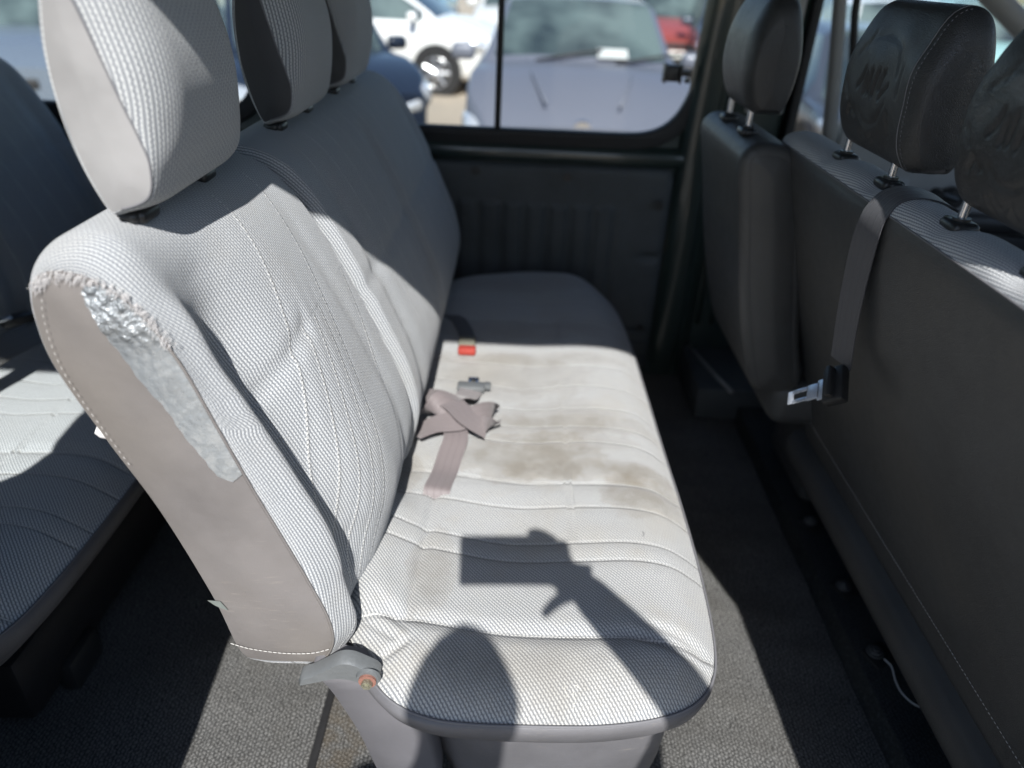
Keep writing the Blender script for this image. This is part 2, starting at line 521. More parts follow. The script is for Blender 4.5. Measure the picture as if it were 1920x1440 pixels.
def loft(name, O, S0, S1, y0, y1, d0, d1, mat, parent, K=200, ny=90, nend=14, disp=None, rows=None, q=None, uvoff=0.0):
    """closed (x,z) profile O carried along y; the ends round down to the outlines S0 / S1"""
    O = crom(O, K, True); S0 = crom(S0, K, True); S1 = crom(S1, K, True)
    N = poly_normals(O)
    arc = np.concatenate([[0], np.cumsum(np.linalg.norm(np.diff(O, axis=0), axis=1))])
    ya, wa = end_secs(y0, d0, nend, 1); yb, wb = end_secs(y1, d1, nend, -1)
    ym = np.linspace(y0 + d0, y1 - d1, ny)[1:-1]
    ys = np.concatenate([ya, ym, yb[::-1]])
    wA = np.concatenate([wa, np.ones(len(ym)), np.ones(nend)]); wB = np.concatenate([np.ones(nend), np.ones(len(ym)), wb[::-1]])
    verts = np.zeros((len(ys), K, 3)); uv = np.zeros((len(ys), K, 2)); 
    for j, y in enumerate(ys):
        P = O.copy()
        if disp is not None: P = P + N * disp(y, O, arc)[:, None]
        if wA[j] < 1: P = S0 + (P - S0) * wA[j]
        if wB[j] < 1: P = S1 + (P - S1) * wB[j]
        verts[j, :, 0] = P[:, 0]; verts[j, :, 2] = P[:, 1]; verts[j, :, 1] = y
        uv[j, :, 1] = arc; uv[j, :, 0] = y
    # cross arc-length for u so the weave does not stretch round the ends
    seg = np.linalg.norm(np.diff(verts, axis=0), axis=2)
    cum = np.concatenate([np.zeros((1, K)), np.cumsum(seg, axis=0)])
    mid = len(ys) // 2
    uv[:, :, 0] = cum - cum[mid] + ys[mid] + uvoff
    faces = grid_faces(len(ys), K, True)
    if rows is not None: faces = [f for f in faces if rows(f[0] % K)]
    at = {}
    Q = uv[:, :, 0].copy()
    if q is not None: Q = q(verts, uv)
    at['q'] = Q.ravel(); at['p'] = uv[:, :, 1].ravel()
    o = mesh_obj(name, verts.reshape(-1, 3), faces, mat, parent, uv=uv.reshape(-1, 2), attrs=at)
    return o, verts, arc

def polydist(px, pz, S):
    """distance from points to the closed polyline S"""
    A = S; B = np.roll(S, -1, 0); d = np.full(px.shape, 1e9)
    for a, b in zip(A, B):
        ab = b - a; L = ab @ ab + 1e-12
        t = np.clip(((px - a[0]) * ab[0] + (pz - a[1]) * ab[1]) / L, 0, 1)
        dd = np.hypot(px - a[0] - t * ab[0], pz - a[1] - t * ab[1]); d = np.minimum(d, dd)
    return d

def side_cap(name, S, y, sgn, bulge, mat, parent, K=200, cols=26, soft=0.03, i_bot=0, wr=0.0):
    """flat side of a pad, slightly domed; S resampled exactly as the loft's outline"""
    Sr = crom(S, K, True)
    i_top = int(np.argmax(Sr[:, 1]))
    fr = [(i_bot + i) % K for i in range(((i_top - i_bot) % K) + 1)]
    re = [(i_bot - i) % K for i in range(((i_bot - i_top) % K) + 1)]
    n = 90
    def res(idx):
        P = Sr[idx]; t = np.linspace(0, len(P) - 1, n)
        return np.stack([np.interp(t, range(len(P)), P[:, 0]), np.interp(t, range(len(P)), P[:, 1])], 1)
    A, B = res(fr), res(re)
    tt = (1 - np.cos(np.linspace(0, 1, cols) * math.pi)) / 2
    G = A[:, None, :] * (1 - tt)[None, :, None] + B[:, None, :] * tt[None, :, None]
    d = polydist(G[:, :, 0], G[:, :, 1], Sr[::2])
    d[:, 0] = 0; d[:, -1] = 0; d[0] = 0; d[-1] = 0
    yy = y + sgn * bulge * (1 - np.exp(-d / soft))
    if wr:
        yy += sgn * wr * (np.sin(G[:, :, 0] * 55 + G[:, :, 1] * 23) * np.sin(G[:, :, 1] * 31 - 1.0)) * np.minimum(1, d / 0.02)
    V3 = np.stack([G[:, :, 0], yy, G[:, :, 1]], 2).reshape(-1, 3)
    fs = grid_faces(n, cols)
    if sgn > 0: fs = [f[::-1] for f in fs]
    return mesh_obj(name, V3, fs, mat, parent, uv=V3[:, [0, 2]])

def stitches(pts, r=0.0007, step=0.0065, fill=0.62, off=Vector((0, 0, 0))):
    """row of thread dashes along a polyline, as one mesh"""
    mb = MB(); P = [Vector(p) + off for p in pts]
    L = [0]
    for i in range(1, len(P)): L.append(L[-1] + (P[i] - P[i - 1]).length)
    Ln = np.array(L); A = np.array([tuple(p) for p in P])
    s = 0
    def at(x): return Vector([float(np.interp(x, Ln, A[:, k])) for k in range(3)])
    while s + step * fill < L[-1]:
        mb.tube([at(s), at(s + step * fill / 2), at(s + step * fill)], [r * .7, r, r * .7], 5); s += step
    return mb

# ------------------------------------------------------------------ setting
g = MB(); g.add([(-300, -300, -0.6), (300, -300, -0.6), (300, 300, -0.6), (-300, 300, -0.6)], [(0, 1, 2, 3)])
gm, nt, p = new_mat("dusty_lot")
oc = coords(nt)
c = mixc(nt, noise(nt, oc, 0.9, 5, 0.65).smooth(0.3, 0.7), (0.36, 0.30, 0.23), (0.27, 0.235, 0.19))
c = mixc(nt, noise(nt, oc, 40, 3, 0.7).smooth(0.4, 0.7) * 0.6, c, (0.42, 0.37, 0.30))
nt.links.new(c, p.inputs["Base Color"]); p.inputs["Roughness"].default_value = 0.95
nt.links.new(bump(nt, noise(nt, oc, 30, 4, 0.7), 0.03, 0.6), p.inputs["Normal"])
tag(g.build("ground", gm), "dusty beige ground of the car lot", "ground", kind="structure")

def slab(name, x0, x1, y0, y1, z0, z1, mat, label, cat="floor"):
    # gently undulating carpet sheet with thickness
    nx, ny = max(2, int((x1 - x0) / 0.03)), max(2, int((y1 - y0) / 0.03))
    X, Y = np.meshgrid(np.linspace(x0, x1, nx), np.linspace(y0, y1, ny))
    Z = z1 + 0.0022 * np.sin(X * 19 + 1.3 * np.sin(Y * 7)) * np.sin(Y * 23 + 1) + 0.0015 * np.sin(Y * 61 + 4 * X)
    v = np.stack([X, Y, Z], 2).reshape(-1, 3).tolist(); f = grid_faces(ny, nx)
    mb = MB(); mb.add(v, f)
    n = len(v)
    ring = [j for j in range(nx)] + [(i * nx + nx - 1) for i in range(1, ny)] + [((ny - 1) * nx + j) for j in range(nx - 2, -1, -1)] + [i * nx for i in range(ny - 2, 0, -1)]
    low = [(v[i][0], v[i][1], z0) for i in ring]
    k = len(ring)
    mb2 = MB(); mb2.v = mb.v + low; mb2.f = mb.f + [(ring[(a + 1) % k], ring[a], n + a, n + (a + 1) % k) for a in range(k)]; mb2.uv = [(0, 0)] * len(mb2.v)
    o = mb2.build(name, mat, smooth=True, auto=50)
    return tag(o, label, cat, kind="structure")

slab("floor", -2.35, -0.297, 0.30, 2.0, -0.04, 0.0, M['carpet'], "grey looped carpet covering the van floor behind the trim line")
slab("floor", -0.283, 0.655, 0.30, 2.0, -0.04, 0.0, M['carpet2'], "stained grey carpet under and in front of the middle bench")
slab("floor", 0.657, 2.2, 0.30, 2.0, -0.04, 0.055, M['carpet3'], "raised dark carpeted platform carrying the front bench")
t = MB(); t.box((-0.29, 1.15, -0.012), (0.014, 1.7, 0.034), 0.003)
tag(t.build("floor_trim", M['rubber'], auto=40), "thin black strip where two floor carpets meet", "trim strip", kind="structure")

# ------------------------------------------------------------------ the van shell
van = empty("van", (0, 1.15, 0), "dark green passenger van seen from inside, sliding side window and open side doorway", "van")

def rrect(x0, x1, z0, z1, r, n=8):
    r = r if isinstance(r, (list, tuple)) else [r] * 4
    out = []
    for (cx, cz, a0, rr) in ((x1 - r[0], z0 + r[0], -90, r[0]), (x1 - r[1], z1 - r[1], 0, r[1]), (x0 + r[2], z1 - r[2], 90, r[2]), (x0 + r[3], z0 + r[3], 180, r[3])):
        for k in range(n + 1):
            a = math.radians(a0 + 90 * k / n); out.append((cx + rr * math.cos(a), cz + rr * math.sin(a)))
    return out

def holed_panel(name, outer, holes, y, th, mat, parent, bev=0.0):
    """panel in the x-z plane, y..y+th, with holes cut through"""
    cu = bpy.data.curves.new(name + "_c", 'CURVE'); cu.dimensions = '2D'; cu.fill_mode = 'BOTH'
    cu.extrude = th / 2; cu.bevel_depth = bev; cu.bevel_resolution = 2
    if bev: cu.extrude = max(th / 2 - bev, 0.0005)
    for loop in [outer] + list(holes):
        sp = cu.splines.new('POLY'); sp.points.add(len(loop) - 1); sp.use_cyclic_u = True
        for pt, (a, b) in zip(sp.points, loop): pt.co = (a, b, 0, 1)
    tmp = bpy.data.objects.new("tmp", cu); COL.objects.link(tmp)
    dg = bpy.context.evaluated_depsgraph_get(); me0 = bpy.data.meshes.new_from_object(tmp.evaluated_get(dg))
    vs = [(v.co.x, y + th / 2 - v.co.z, v.co.y) for v in me0.vertices]
    fs = [tuple(p.vertices) for p in me0.polygons]
    bpy.data.objects.remove(tmp); bpy.data.curves.remove(cu); bpy.data.meshes.remove(me0)
    mb = MB(); mb.add(vs, fs)
    o = mb.build(name, mat, parent, auto=35)
    bm = bmesh.new(); bm.from_mesh(o.data); bmesh.ops.remove_doubles(bm, verts=bm.verts, dist=1e-5); bmesh.ops.recalc_face_normals(bm, faces=bm.faces)
    bm.to_mesh(o.data); bm.free(); o.data.set_sharp_from_angle(angle=math.radians(35))
    return o

def insetpoly(P, d):
    A = np.array(P); N = poly_normals(A); return [tuple(a) for a in (A - N * d)]

# far side: window of the middle row, slanting front edge with a large rounded corner
winA = [tuple(a) for a in crom([(0.25, 0.728), (0.33, 0.732), (0.385, 0.750), (0.425, 0.788), (0.452, 0.85), (0.470, 0.93), (0.487, 1.03), (0.50, 1.14), (0.51, 1.25), (0.505, 1.34), (0.47, 1.39), (0.40, 1.40)], 60)]
winA += [(-0.50, 1.40), (-0.56, 1.37), (-0.59, 1.30), (-0.60, 0.86), (-0.585, 0.78), (-0.545, 0.735), (-0.50, 0.728)]
winB = rrect(-2.05, -0.715, 0.745, 1.40, 0.11)
winC = [(0.735, 0.66), (2.1, 0.66), (2.1, 0.9), (1.35, 1.40), (0.76, 1.40), (0.735, 1.38)]
holed_panel("wall", [(-2.35, -0.04), (2.2, -0.04), (2.2, 1.72), (-2.35, 1.72)],
            [insetpoly(winA, -0.028), insetpoly(winB, -0.028), winC], 2.035, 0.03, M['green'], van, 0.004)
wf = holed_panel("window_frame", insetpoly(winA, -0.032), [winA], 2.018, 0.034, M['rubber'], van, 0.006)
dv = MB()
dv.box((-0.062, 2.03, 1.064), (0.017, 0.02, 0.66), 0.003, Matrix.Rotation(math.radians(0.4), 3, 'Y'))
dv.build("divider", M['rubber'], wf, auto=40)
pn = MB(); A = insetpoly(winA, -0.01)
pn.add([(a, 2.042, b) for a, b in A], [tuple(range(len(A)))])
pn.build("pane", M['glass'], wf)
lt = MB()
lt.box((0.385, 2.0, 0.895), (0.036, 0.028, 0.040), 0.006); lt.box((0.410, 2.005, 0.895), (0.05, 0.014, 0.016), 0.003)
lt.box((0.365, 1.995, 0.895), (0.006, 0.036, 0.046), 0.002); lt.box((0.405, 1.995, 0.895), (0.006, 0.036, 0.046), 0.002)
lt.cyl((0.425, 2.0, 0.878), (0, 1, 0), 0.006, 0.02, 12)
lt.build("latch", M['plastic_black'], wf, auto=40)
wb = holed_panel("window_frame", insetpoly(winB, -0.032), [winB], 2.018, 0.034, M['rubber'], van, 0.006)
pn = MB(); A = insetpoly(winB, -0.01); pn.add([(a, 2.042, b) for a, b in A], [tuple(range(len(A)))]); pn.build("pane", M['glass'], wb)
# painted sill band above the trim, rolled in section
for xa, xb in ((-2.3, 0.46),):
    s = MB(); prof = [(2.034, 0.700), (2.022, 0.697), (2.014, 0.690), (2.010, 0.676), (2.010, 0.660), (2.016, 0.650), (2.034, 0.648)]
    vs = []; xs = np.linspace(xa, xb, 40)
    for x in xs: vs += [(x, a, b) for a, b in prof]
    s.add(vs, grid_faces(len(xs), len(prof))); s.build("sill_band", M['green'], van, auto=60)
# dark moulded trim card with vertical ribs
nx, nz = 260, 190
X, Z = np.meshgrid(np.linspace(-2.2, 0.435, nx), np.linspace(0.02, 0.645, nz))
Zs = Z.copy()
Xr = X.copy()
rel = np.zeros_like(X)
panel = sstep(-0.01, 0.01, (0.535 - 0.02 * X) - Z) * sstep(-0.01, 0.01, Z - 0.17) * sstep(-0.008, 0.008, 0.30 - X)
rel += 0.008 * panel
for k in range(26):
    xr = 0.285 - 0.066 * k
    rel += -0.014 * np.exp(-((X - xr) / 0.008) ** 2) * panel
rel += 0.006 * np.exp(-((X - 0.0 + 0.115) / 0.012) ** 2 - ((Z - 0.46) / 0.05) ** 2)
edge = np.minimum.reduce([0.435 - X, 0.645 - Z, X + 2.2])
rel += -0.012 * np.exp(-edge / 0.006)
rel += 0.004 * np.sin(X * 9 + 2) * np.sin(Z * 14)
rel += -0.010 * np.exp(-((X - 0.40) / 0.03) ** 2 - ((Z - 0.39) / 0.012) ** 2)
Xc = np.where(X > 0.30, X - np.clip((Z - 0.60), 0, 1) ** 2 * 6 * (X - 0.30) / 0.13, X)
vs = np.stack([Xc, 2.006 - rel, Z], 2).reshape(-1, 3)
card = mesh_obj("door_card", vs, grid_faces(nz, nx), M['card'], van, uv=vs[:, [0, 2]])
for (cx, cz) in ((-0.12, 0.625), (0.135, 0.618), (-0.62, 0.625), (0.40, 0.16), (0.40, 0.55)):
    c_ = MB(); c_.cyl((cx, 1.996, cz), (0, 1, 0), 0.012, 0.012, 20, 0.010); c_.cyl((cx, 1.989, cz), (0, 1, 0), 0.005, 0.006, 12)
    c_.build("clip", M['plastic_black'], card, auto=40)
for k in range(3):
    c_ = MB(); c_.box((0.34, 1.992, 0.15 - 0.045 * k), (0.16, 0.012, 0.014), 0.005); c_.build("ridge", M['card'], card, auto=40)
# front edge of the trim bay: painted pillar with folded flanges
pl = MB()
pp = [(0.437, 2.034), (0.445, 2.016), (0.462, 2.004), (0.490, 2.000), (0.515, 2.000), (0.522, 2.012), (0.534, 2.014), (0.548, 2.004), (0.556, 1.992), (0.60, 1.985), (0.655, 1.985), (0.672, 1.992), (0.69, 2.0), (0.70, 2.03)]
vs = []; zs = np.linspace(0.0, 1.70, 60)
for z in zs:
    sh = 0.055 * max(0, z - 0.7) ** 1.2
    vs += [(a + sh, b, z) for a, b in pp]
pl.add(vs, grid_faces(len(zs), len(pp))); pil = pl.build("pillar", M['green'], van, auto=40)
g_ = MB(); g_.box((0.635, 1.982, 1.16), (0.10, 0.012, 0.70), 0.005)
gp = g_.build("pillar_trim", M['trimgrey'], van, auto=40)
for zz in (1.05, 0.98, 1.3):
    c_ = MB(); c_.cyl((0.655, 1.973, zz), (0, 1, 0), 0.007, 0.01, 12); c_.build("screw", M['darkmetal'], gp, auto=40)
sl = MB(); sl.box((0.716, 2.005, 0.86), (0.024, 0.05, 1.70), 0.006); sl.build("door_seal", M['rubber'], van, auto=40)
# belts guides running down the pillar
for (xa, xb) in ((0.555, 0.575), (0.60, 0.612)):
    r_ = MB(); r_.tube([(xa, 1.978, 0.80), (xb, 1.975, 0.62), (xa + 0.015, 1.975, 0.40), (xa + 0.01, 1.975, 0.20)], 0.007, 8)
    r_.build("pipe", M['green'], van, smooth=True)
# front door seen past the pillar
fd = MB(); fd.box((0.905, 2.01, 0.30), (0.35, 0.05, 0.72), 0.015); fdo = fd.build("front_door", M['trimgrey'], van, auto=40)
f2 = MB()
f2.add(*(lambda P: ([(a, 1.995, b) for a, b in P] + [(a, 2.033, b) for a, b in P], [tuple(range(len(P)))[::-1], tuple(range(len(P), 2 * len(P)))] + [(i, (i + 1) % len(P), len(P) + (i + 1) % len(P), len(P) + i) for i in range(len(P))]))(
    [(0.86, 0.45), (2.15, 0.45), (2.15, 0.74), (1.2, 0.765), (1.02, 0.775), (0.935, 0.80), (0.905, 0.86), (0.895, 0.93), (0.872, 0.93), (0.86, 0.86)]))
f2.build("door_trim", M['trimgrey'], fdo, auto=40)
f3 = MB(); f3.tube([(0.745, 2.01, 1.30), (0.775, 2.01, 1.075), (0.812, 2.01, 0.88), (0.850, 2.01, 0.66)], [0.016, 0.016, 0.018, 0.022], 10)
f3.build("window_bar", M['trimgrey'], fdo, smooth=True)
f4 = MB(); f4.tube([(0.79, 2.0, 1.30), (0.815, 2.0, 1.05), (0.845, 2.0, 0.92), (0.885, 2.0, 0.845), (0.96, 2.0, 0.805), (1.2, 2.0, 0.785), (1.7, 2.0, 0.775)], 0.010, 8)
f4.build("rubber_seal", M['rubber'], fdo, smooth=True)
f5 = MB(); f5.tube([(0.74, 2.05, 1.385), (0.98, 2.05, 1.222), (1.19, 2.05, 1.085), (1.29, 2.05, 1.02), (1.85, 2.05, 0.66)], 0.028, 12)
f5.build("windscreen_pillar", M['trimgrey'], van, smooth=True)
f6 = MB(); f6.cyl((1.20, 1.97, 0.615), (0, 1, 0), 0.028, 0.03, 20); f6.tube([(1.20, 1.955, 0.615), (1.13, 1.945, 0.635)], 0.008, 8); f6.cyl((1.13, 1.93, 0.635), (0, 1, 0), 0.012, 0.035, 12)
f6.build("window_crank", M['plastic_black'], fdo, auto=40)
f7 = MB(); f7.box((1.35, 1.96, 0.55), (0.5, 0.06, 0.05), 0.015); f7.box((1.3, 1.985, 0.40), (0.8, 0.02, 0.22), 0.01); f7.build("armrest", M['plastic_black'], fdo, auto=40)
pn = MB(); A = winC; pn.add([(a, 2.05, b) for a, b in A], [tuple(range(len(A)))]); pn.build("pane", M['glass'], fdo)
# near side: doorway and rear window, outside the frame but it shapes the sunlight
hole_r = rrect(-2.0, -0.74, 0.905, 1.29, 0.10)
holed_panel("near_side_wall", [(-2.35, -0.04), (2.2, -0.04), (2.2, 1.72), (-2.35, 1.72)],
            [[(-0.475, 0.0), (0.527, 0.0), (0.527, 1.4845), (-0.475, 1.4845)], hole_r, rrect(0.80, 1.8, 0.78, 1.42, 0.08)], 0.27, 0.03, M['green'], van)
pn = MB(); pn.add([(a, 0.285, b) for a, b in hole_r], [tuple(range(len(hole_r)))]); pn.build("side_pane", M['glass'], van)
rf = MB(); rf.box((-0.07, 1.168, 1.735), (4.55, 1.80, 0.03), 0.0); rf.build("roof", M['card'], van)
rw = MB(); rw.box((-2.365, 1.168, 0.45), (0.03, 1.80, 0.95), 0.0); rw.box((-2.365, 1.168, 1.55), (0.03, 1.80, 0.3), 0.0); rw.build("tailgate", M['card'], van)
fw = MB(); fw.box((2.1, 1.168, 0.3), (0.25, 1.70, 0.85), 0.05); fw.build("dashboard", M['plastic_grey'], van, auto=40)
# step box at the foot of the pillar
bx = MB(); bx.box((0.66, 1.86, 0.06), (0.25, 0.26, 0.10), 0.006); bo = bx.build("step_box", M['card'], van, auto=40)
e_ = MB(); e_.tube([(0.556, 1.99, 0.112), (0.60, 1.80, 0.112), (0.625, 1.72, 0.110)], 0.006, 8); e_.build("edge_strip", M['trimgrey'], van, smooth=True)

# ------------------------------------------------------------------ middle bench
BACK_O = [(-.255, .318), (-.215, .325), (-.185, .365), (-.166, .42), (-.156, .48), (-.168, .55), (-.195, .62), (-.229, .70), (-.268, .78), (-.305, .84), (-.342, .877), (-.385, .893), (-.42, .888),
          (-.445, .866), (-.456, .82), (-.449, .76), (-.418, .673), (-.382, .58), (-.346, .45), (-.326, .35), (-.30, .322)]
BACK_S = [(-.262, .338), (-.228, .342), (-.208, .375), (-.209, .42), (-.226, .48), (-.249, .55), (-.273, .62), (-.298, .70), (-.322, .775), (-.350, .828), (-.383, .856), (-.408, .864), (-.428, .862),
          (-.443, .848), (-.450, .815), (-.446, .76), (-.416, .673), (-.381, .58), (-.346, .45), (-.328, .355), (-.305, .338)]

def inset_ctrl(P, d):
    A = crom(P, 400, True); N = poly_normals(A); idx = (np.arange(len(P)) * 400 / len(P)).astype(int)
    return [tuple(a) for a in (np.array(P) - N[idx] * d)]

def make_bench(dx, first, label, deco=True, headrests=True):
    b = empty("bench_seat", (dx, 1.2, 0), label, "bench seat", "rows of bench seats in the van")
    KB = 200
    # front face rows of the profile: 1..10 of 21 control points
    def frontness(O):
        k = np.arange(len(O)) / len(O) * 21
        return sstep(0.8, 2.0, k) * (1 - sstep(9.0, 11.0, k))
    def disp_single(y, O, arc):
        fr = frontness(O); z = O[:, 1]
        e0 = y - 0.60; e1 = 0.975 - y
        lowz = 0.3 + 0.7 * sstep(0.36, 0.47, z)
        d = -0.050 * (1 - sstep(0.03, 0.21, e0)) * lowz * (1 - 0.45 * sstep(0.76, 0.88, z))
        d += -0.024 * (1 - sstep(0.78, 0.88, z)) * lowz * math.exp(-((e0 - 0.082) / 0.033) ** 2)
        d += 0.014 * math.exp(-((e0 - 0.028) / 0.017) ** 2) * (1 - sstep(0.80, 0.88, z))
        d += -0.004 * math.exp(-((e1 - 0.075) / 0.018) ** 2) * (1 - sstep(0.80, 0.88, z))
        d += -0.006 * np.exp(-((z - (0.70 + 0.3 * (y - 0.66))) / 0.009) ** 2) * float(sstep(0.655, 0.67, y) * (1 - sstep(0.775, 0.79, y)))
        puff = 0
        for sline in (0.70, 0.728, 0.752, 0.776, 0.80, 0.90):
            puff = puff - 0.0010 * np.exp(-((y - 0.35 * (z - 0.6) - sline) / 0.006) ** 2) * (1 - sstep(0.74, 0.80, z))
        return (d + puff) * fr
    def disp_double(y, O, arc):
        fr = frontness(O); z = O[:, 1]
        d = 0
        for e in (y - 0.985, 1.885 - y):
            d = d - 0.009 * math.exp(-((e - 0.095) / 0.026) ** 2) * (1 - sstep(0.78, 0.88, z))
        d = d - 0.012 * math.exp(-((y - 1.405) / 0.03) ** 2) * (1 - sstep(0.80, 0.88, z))
        d = d - 0.004 * np.exp(-((z - 0.69) / 0.012) ** 2) + 0.007
        return d * fr
    Oin = inset_ctrl(BACK_O, 0.016)
    def qb(verts, uv):
        # stitched lines splay a little towards the top
        y = verts[:, :, 1]; z = verts[:, :, 2]
        fr = frontness(np.zeros((verts.shape[1], 2)))[None, :]
        Q = np.where(y < 0.98, y - 0.35 * (z - 0.6), y)
        Q = np.where((y < 0.98) & (z > 0.74) & ((Q < 0.785) | (Q > 0.87)) & (Q > 0.715), 3.0, Q)
        tr = np.abs(z - (0.665 + 0.02 * np.cos((y - 0.8) * 9)))
        Q = np.where(fr > 0.35, Q, -5)
        return Q
    def part(name, *a, **k): return a
    # single seat back
    back1, V1, arc = loft("backrest", BACK_O, BACK_S, Oin, 0.600, 0.972, 0.036, 0.014, M['back'], b, K=KB, ny=110, nend=20, disp=disp_single, q=qb)
    back1["label"] = "single backrest with worn corner" if deco else "single backrest"
    s1 = side_cap("side_panel", BACK_S, 0.600, -1, 0.007, M['vinyl_tan'], back1, K=KB, wr=0.0012)
    s2 = side_cap("side_panel", Oin, 0.972, 1, 0.0, M['strap_b'], back1, K=KB)
    # double seat back
    S2 = [((a[0] + c[0]) / 2, (a[1] + c[1]) / 2) for a, c in zip(BACK_S, BACK_O)]
    back2, V2, _ = loft("backrest", BACK_O, Oin, BACK_S, 0.990, 1.885, 0.012, 0.055, M['back'], b, K=KB, ny=200, nend=16, disp=disp_double, q=qb)
    side_cap("side_panel", Oin, 0.990, -1, 0.0, M['strap_b'], back2, K=KB)
    side_cap("side_panel", BACK_S, 1.885, 1, 0.004, M['vinyl_tan'], back2, K=KB)
    # light piping on the seam between vinyl and cloth
    Sr = crom(BACK_S, KB, True)
    pip = MB(); k0, k1 = 8, 95
    pip.tube([(Sr[k][0], 0.5985, Sr[k][1]) for k in range(k0, 84)], 0.0016, 6)
    pip.build("piping", M['vinyl_tan'], back1, smooth=True)
    # stitching along the rear edge and across the bottom of the vinyl side
    th = stitches([(Sr[k][0] + 0.012, 0.5935, Sr[k][1] - 0.004) for k in range(126, 156)], 0.00035, 0.008, 0.42)
    th.build("stitching", M['thread'], back1)
    bot = [(-0.336, 0.596, 0.372), (-0.31, 0.5935, 0.366), (-0.27, 0.5925, 0.362), (-0.235, 0.5935, 0.363), (-0.212, 0.597, 0.368)]
    P = crom(bot, 60); th = stitches([tuple(p) for p in P], 0.00055, 0.006, 0.8); th.build("stitching", M['thread'], back1)
    # bottom hem strip
    # ---- cushion
    OUT = [(-.192, .630), (-.163, .588), (-.126, .552), (-.083, .534), (-.037, .528), (.046, .528), (.13, .532), (.20, .545), (.25, .568), (.282, .61), (.296, .68), (.302, .80), (.302, .95), (.298, 1.10), (.294, 1.35), (.289, 1.56), (.275, 1.74), (.24, 1.86), (.18, 1.93), (.09, 1.955),
           (-.023, 1.95), (-.143, 1.90), (-.225, 1.82), (-.262, 1.65), (-.275, 1.35), (-.275, 1.05), (-.27, .85), (-.24, .715)]
    NK = 420; Oc = crom(OUT, NK, True)
    cx, cy = 0.02, 1.22
    # spine: shrink towards a segment, so rings keep an even width
    spine = np.stack([np.full(NK, 0.108), np.clip(Oc[:, 1], 0.80, 1.70)], 1)
    R = 95; tt = np.linspace(0, 1, R) ** 1.25 * 0.975
    G = Oc[None] * (1 - tt)[:, None, None] + spine[None] * tt[:, None, None]
    d = polydist(G[:, :, 0], G[:, :, 1], Oc[::4]); d[0] = 0
    x, y = G[:, :, 0], G[:, :, 1]
    z = 0.332 + 0.040 * (1 - np.exp(-(d / 0.030) ** 1.15)) 
    z += 0.010 * np.exp(-((x - 0.17) / 0.10) ** 2) * sstep(0, 0.06, d)        # thigh roll at the front
    z -= 0.012 * np.exp(-((x + 0.02) / 0.12) ** 2 - ((y - 0.80) / 0.14) ** 2) # sat-in hollows
    z -= 0.010 * np.exp(-((x + 0.02) / 0.13) ** 2 - ((y - 1.25) / 0.16) ** 2)
    z += 0.022 * np.exp(-((x + 0.185) / 0.045) ** 2) * sstep(0.60, 0.70, y) * (1 - sstep(0.85, 0.92, y))  # side pad by the backrest
    # channels
    qv = y + 0.016 * np.cos((x - 0.12) * 9.0) - 0.016
    qv = qv + 0.018 * sstep(0.12, 0.30, x) ** 2 * (y < 1.9) + 0.05 * sstep(-0.10, -0.22, x) * -1 * (np.abs(y - 0.93) < 0.2) * 0
    for s_ in CUSH_SEAMS: z -= 0.0020 * np.exp(-((qv - s_) / 0.010) ** 2) * sstep(0, 0.03, d)
    for s_ in (0.629, 0.945): z -= 0.0065 * np.exp(-((qv - s_) / 0.013) ** 2) * sstep(0.0, 0.02, d)
    z += 0.003 * np.sin(x * 31 + y * 13) * np.sin(y * 17 - x * 9) * sstep(0, 0.05, d) * 0.6
    # creases fanning at the rear near corner, a dent and the lengthwise dart
    z -= 0.006 * np.exp(-((x + 0.118 - 0.03 * (y - 0.8)) / 0.008) ** 2) * sstep(0.63, 0.68, y) * (1 - sstep(0.92, 0.96, y))
    for (ax, ay, bx_, by, w, h) in ((-.19, .66, -.12, .615, .006, .006), (-.175, .69, -.11, .625, .005, .004), (-.15, .60, -.115, .62, .006, .007), (.16, .637, .28, .605, .006, .006), (.18, .655, .285, .63, .006, .0045)):
        L = math.hypot(bx_ - ax, by - ay); t_ = np.clip(((x - ax) * (bx_ - ax) + (y - ay) * (by - ay)) / L ** 2, 0, 1)
        dd = np.hypot(x - ax - t_ * (bx_ - ax), y - ay - t_ * (by - ay)); z -= h * np.exp(-(dd / w) ** 2) * np.sin(np.pi * np.clip(t_, 0.02, 0.98)) ** 0.5
    vs = np.stack([x, y, z], 2).reshape(-1, 3)
    slope_uv = np.stack([x, y + 0.0 * z], 2).reshape(-1, 2)
    cush = mesh_obj("cushion", vs, grid_faces(R, NK, True) + [tuple((R - 1) * NK + k for k in range(NK))], M['cush'], b, uv=slope_uv,
                    attrs={'q': qv.ravel(), 'p': x.ravel()})
    # vinyl skirt under the cloth
    Nn = poly_normals(Oc)
    near = sstep(1.0, 0.6, Oc[:, 1])
    lefty = sstep(0.0, -0.12, Oc[:, 0]) * near
    secs = [(0.332, 0.0), (0.3295, -0.0035), (0.318, -0.004), (0.30, 0.000), (0.28, 0.012), (0.268, 0.026), (0.264, 0.036), (0.250, 0.037), (0.20, 0.040), (0.14, 0.046), (0.09, 0.052), (0.085, 0.08)]
    sv = []
    for z_, d_ in secs:
        under = (sstep(0.70, 0.95, Oc[:, 1]) * 0.13 * float(np.clip((0.245 - z_) / 0.10, 0, 1)))
        dd = d_ * (1 + 0.9 * lefty) + under + 0.0016 * np.sin(np.arange(NK) * 2 * np.pi / NK * 9 + z_ * 40) * (z_ < 0.24) * (z_ > 0.1)
        P = Oc - Nn * dd[:, None]
        sv.append(np.stack([P[:, 0], P[:, 1], np.full(NK, z_)], 1))
    sv = np.array(sv).reshape(-1, 3)
    skirt = mesh_obj("skirt", sv, [f[::-1] for f in grid_faces(len(secs), NK, True)], M['vinyl_grey'], b, uv=sv[:, [0, 2]])
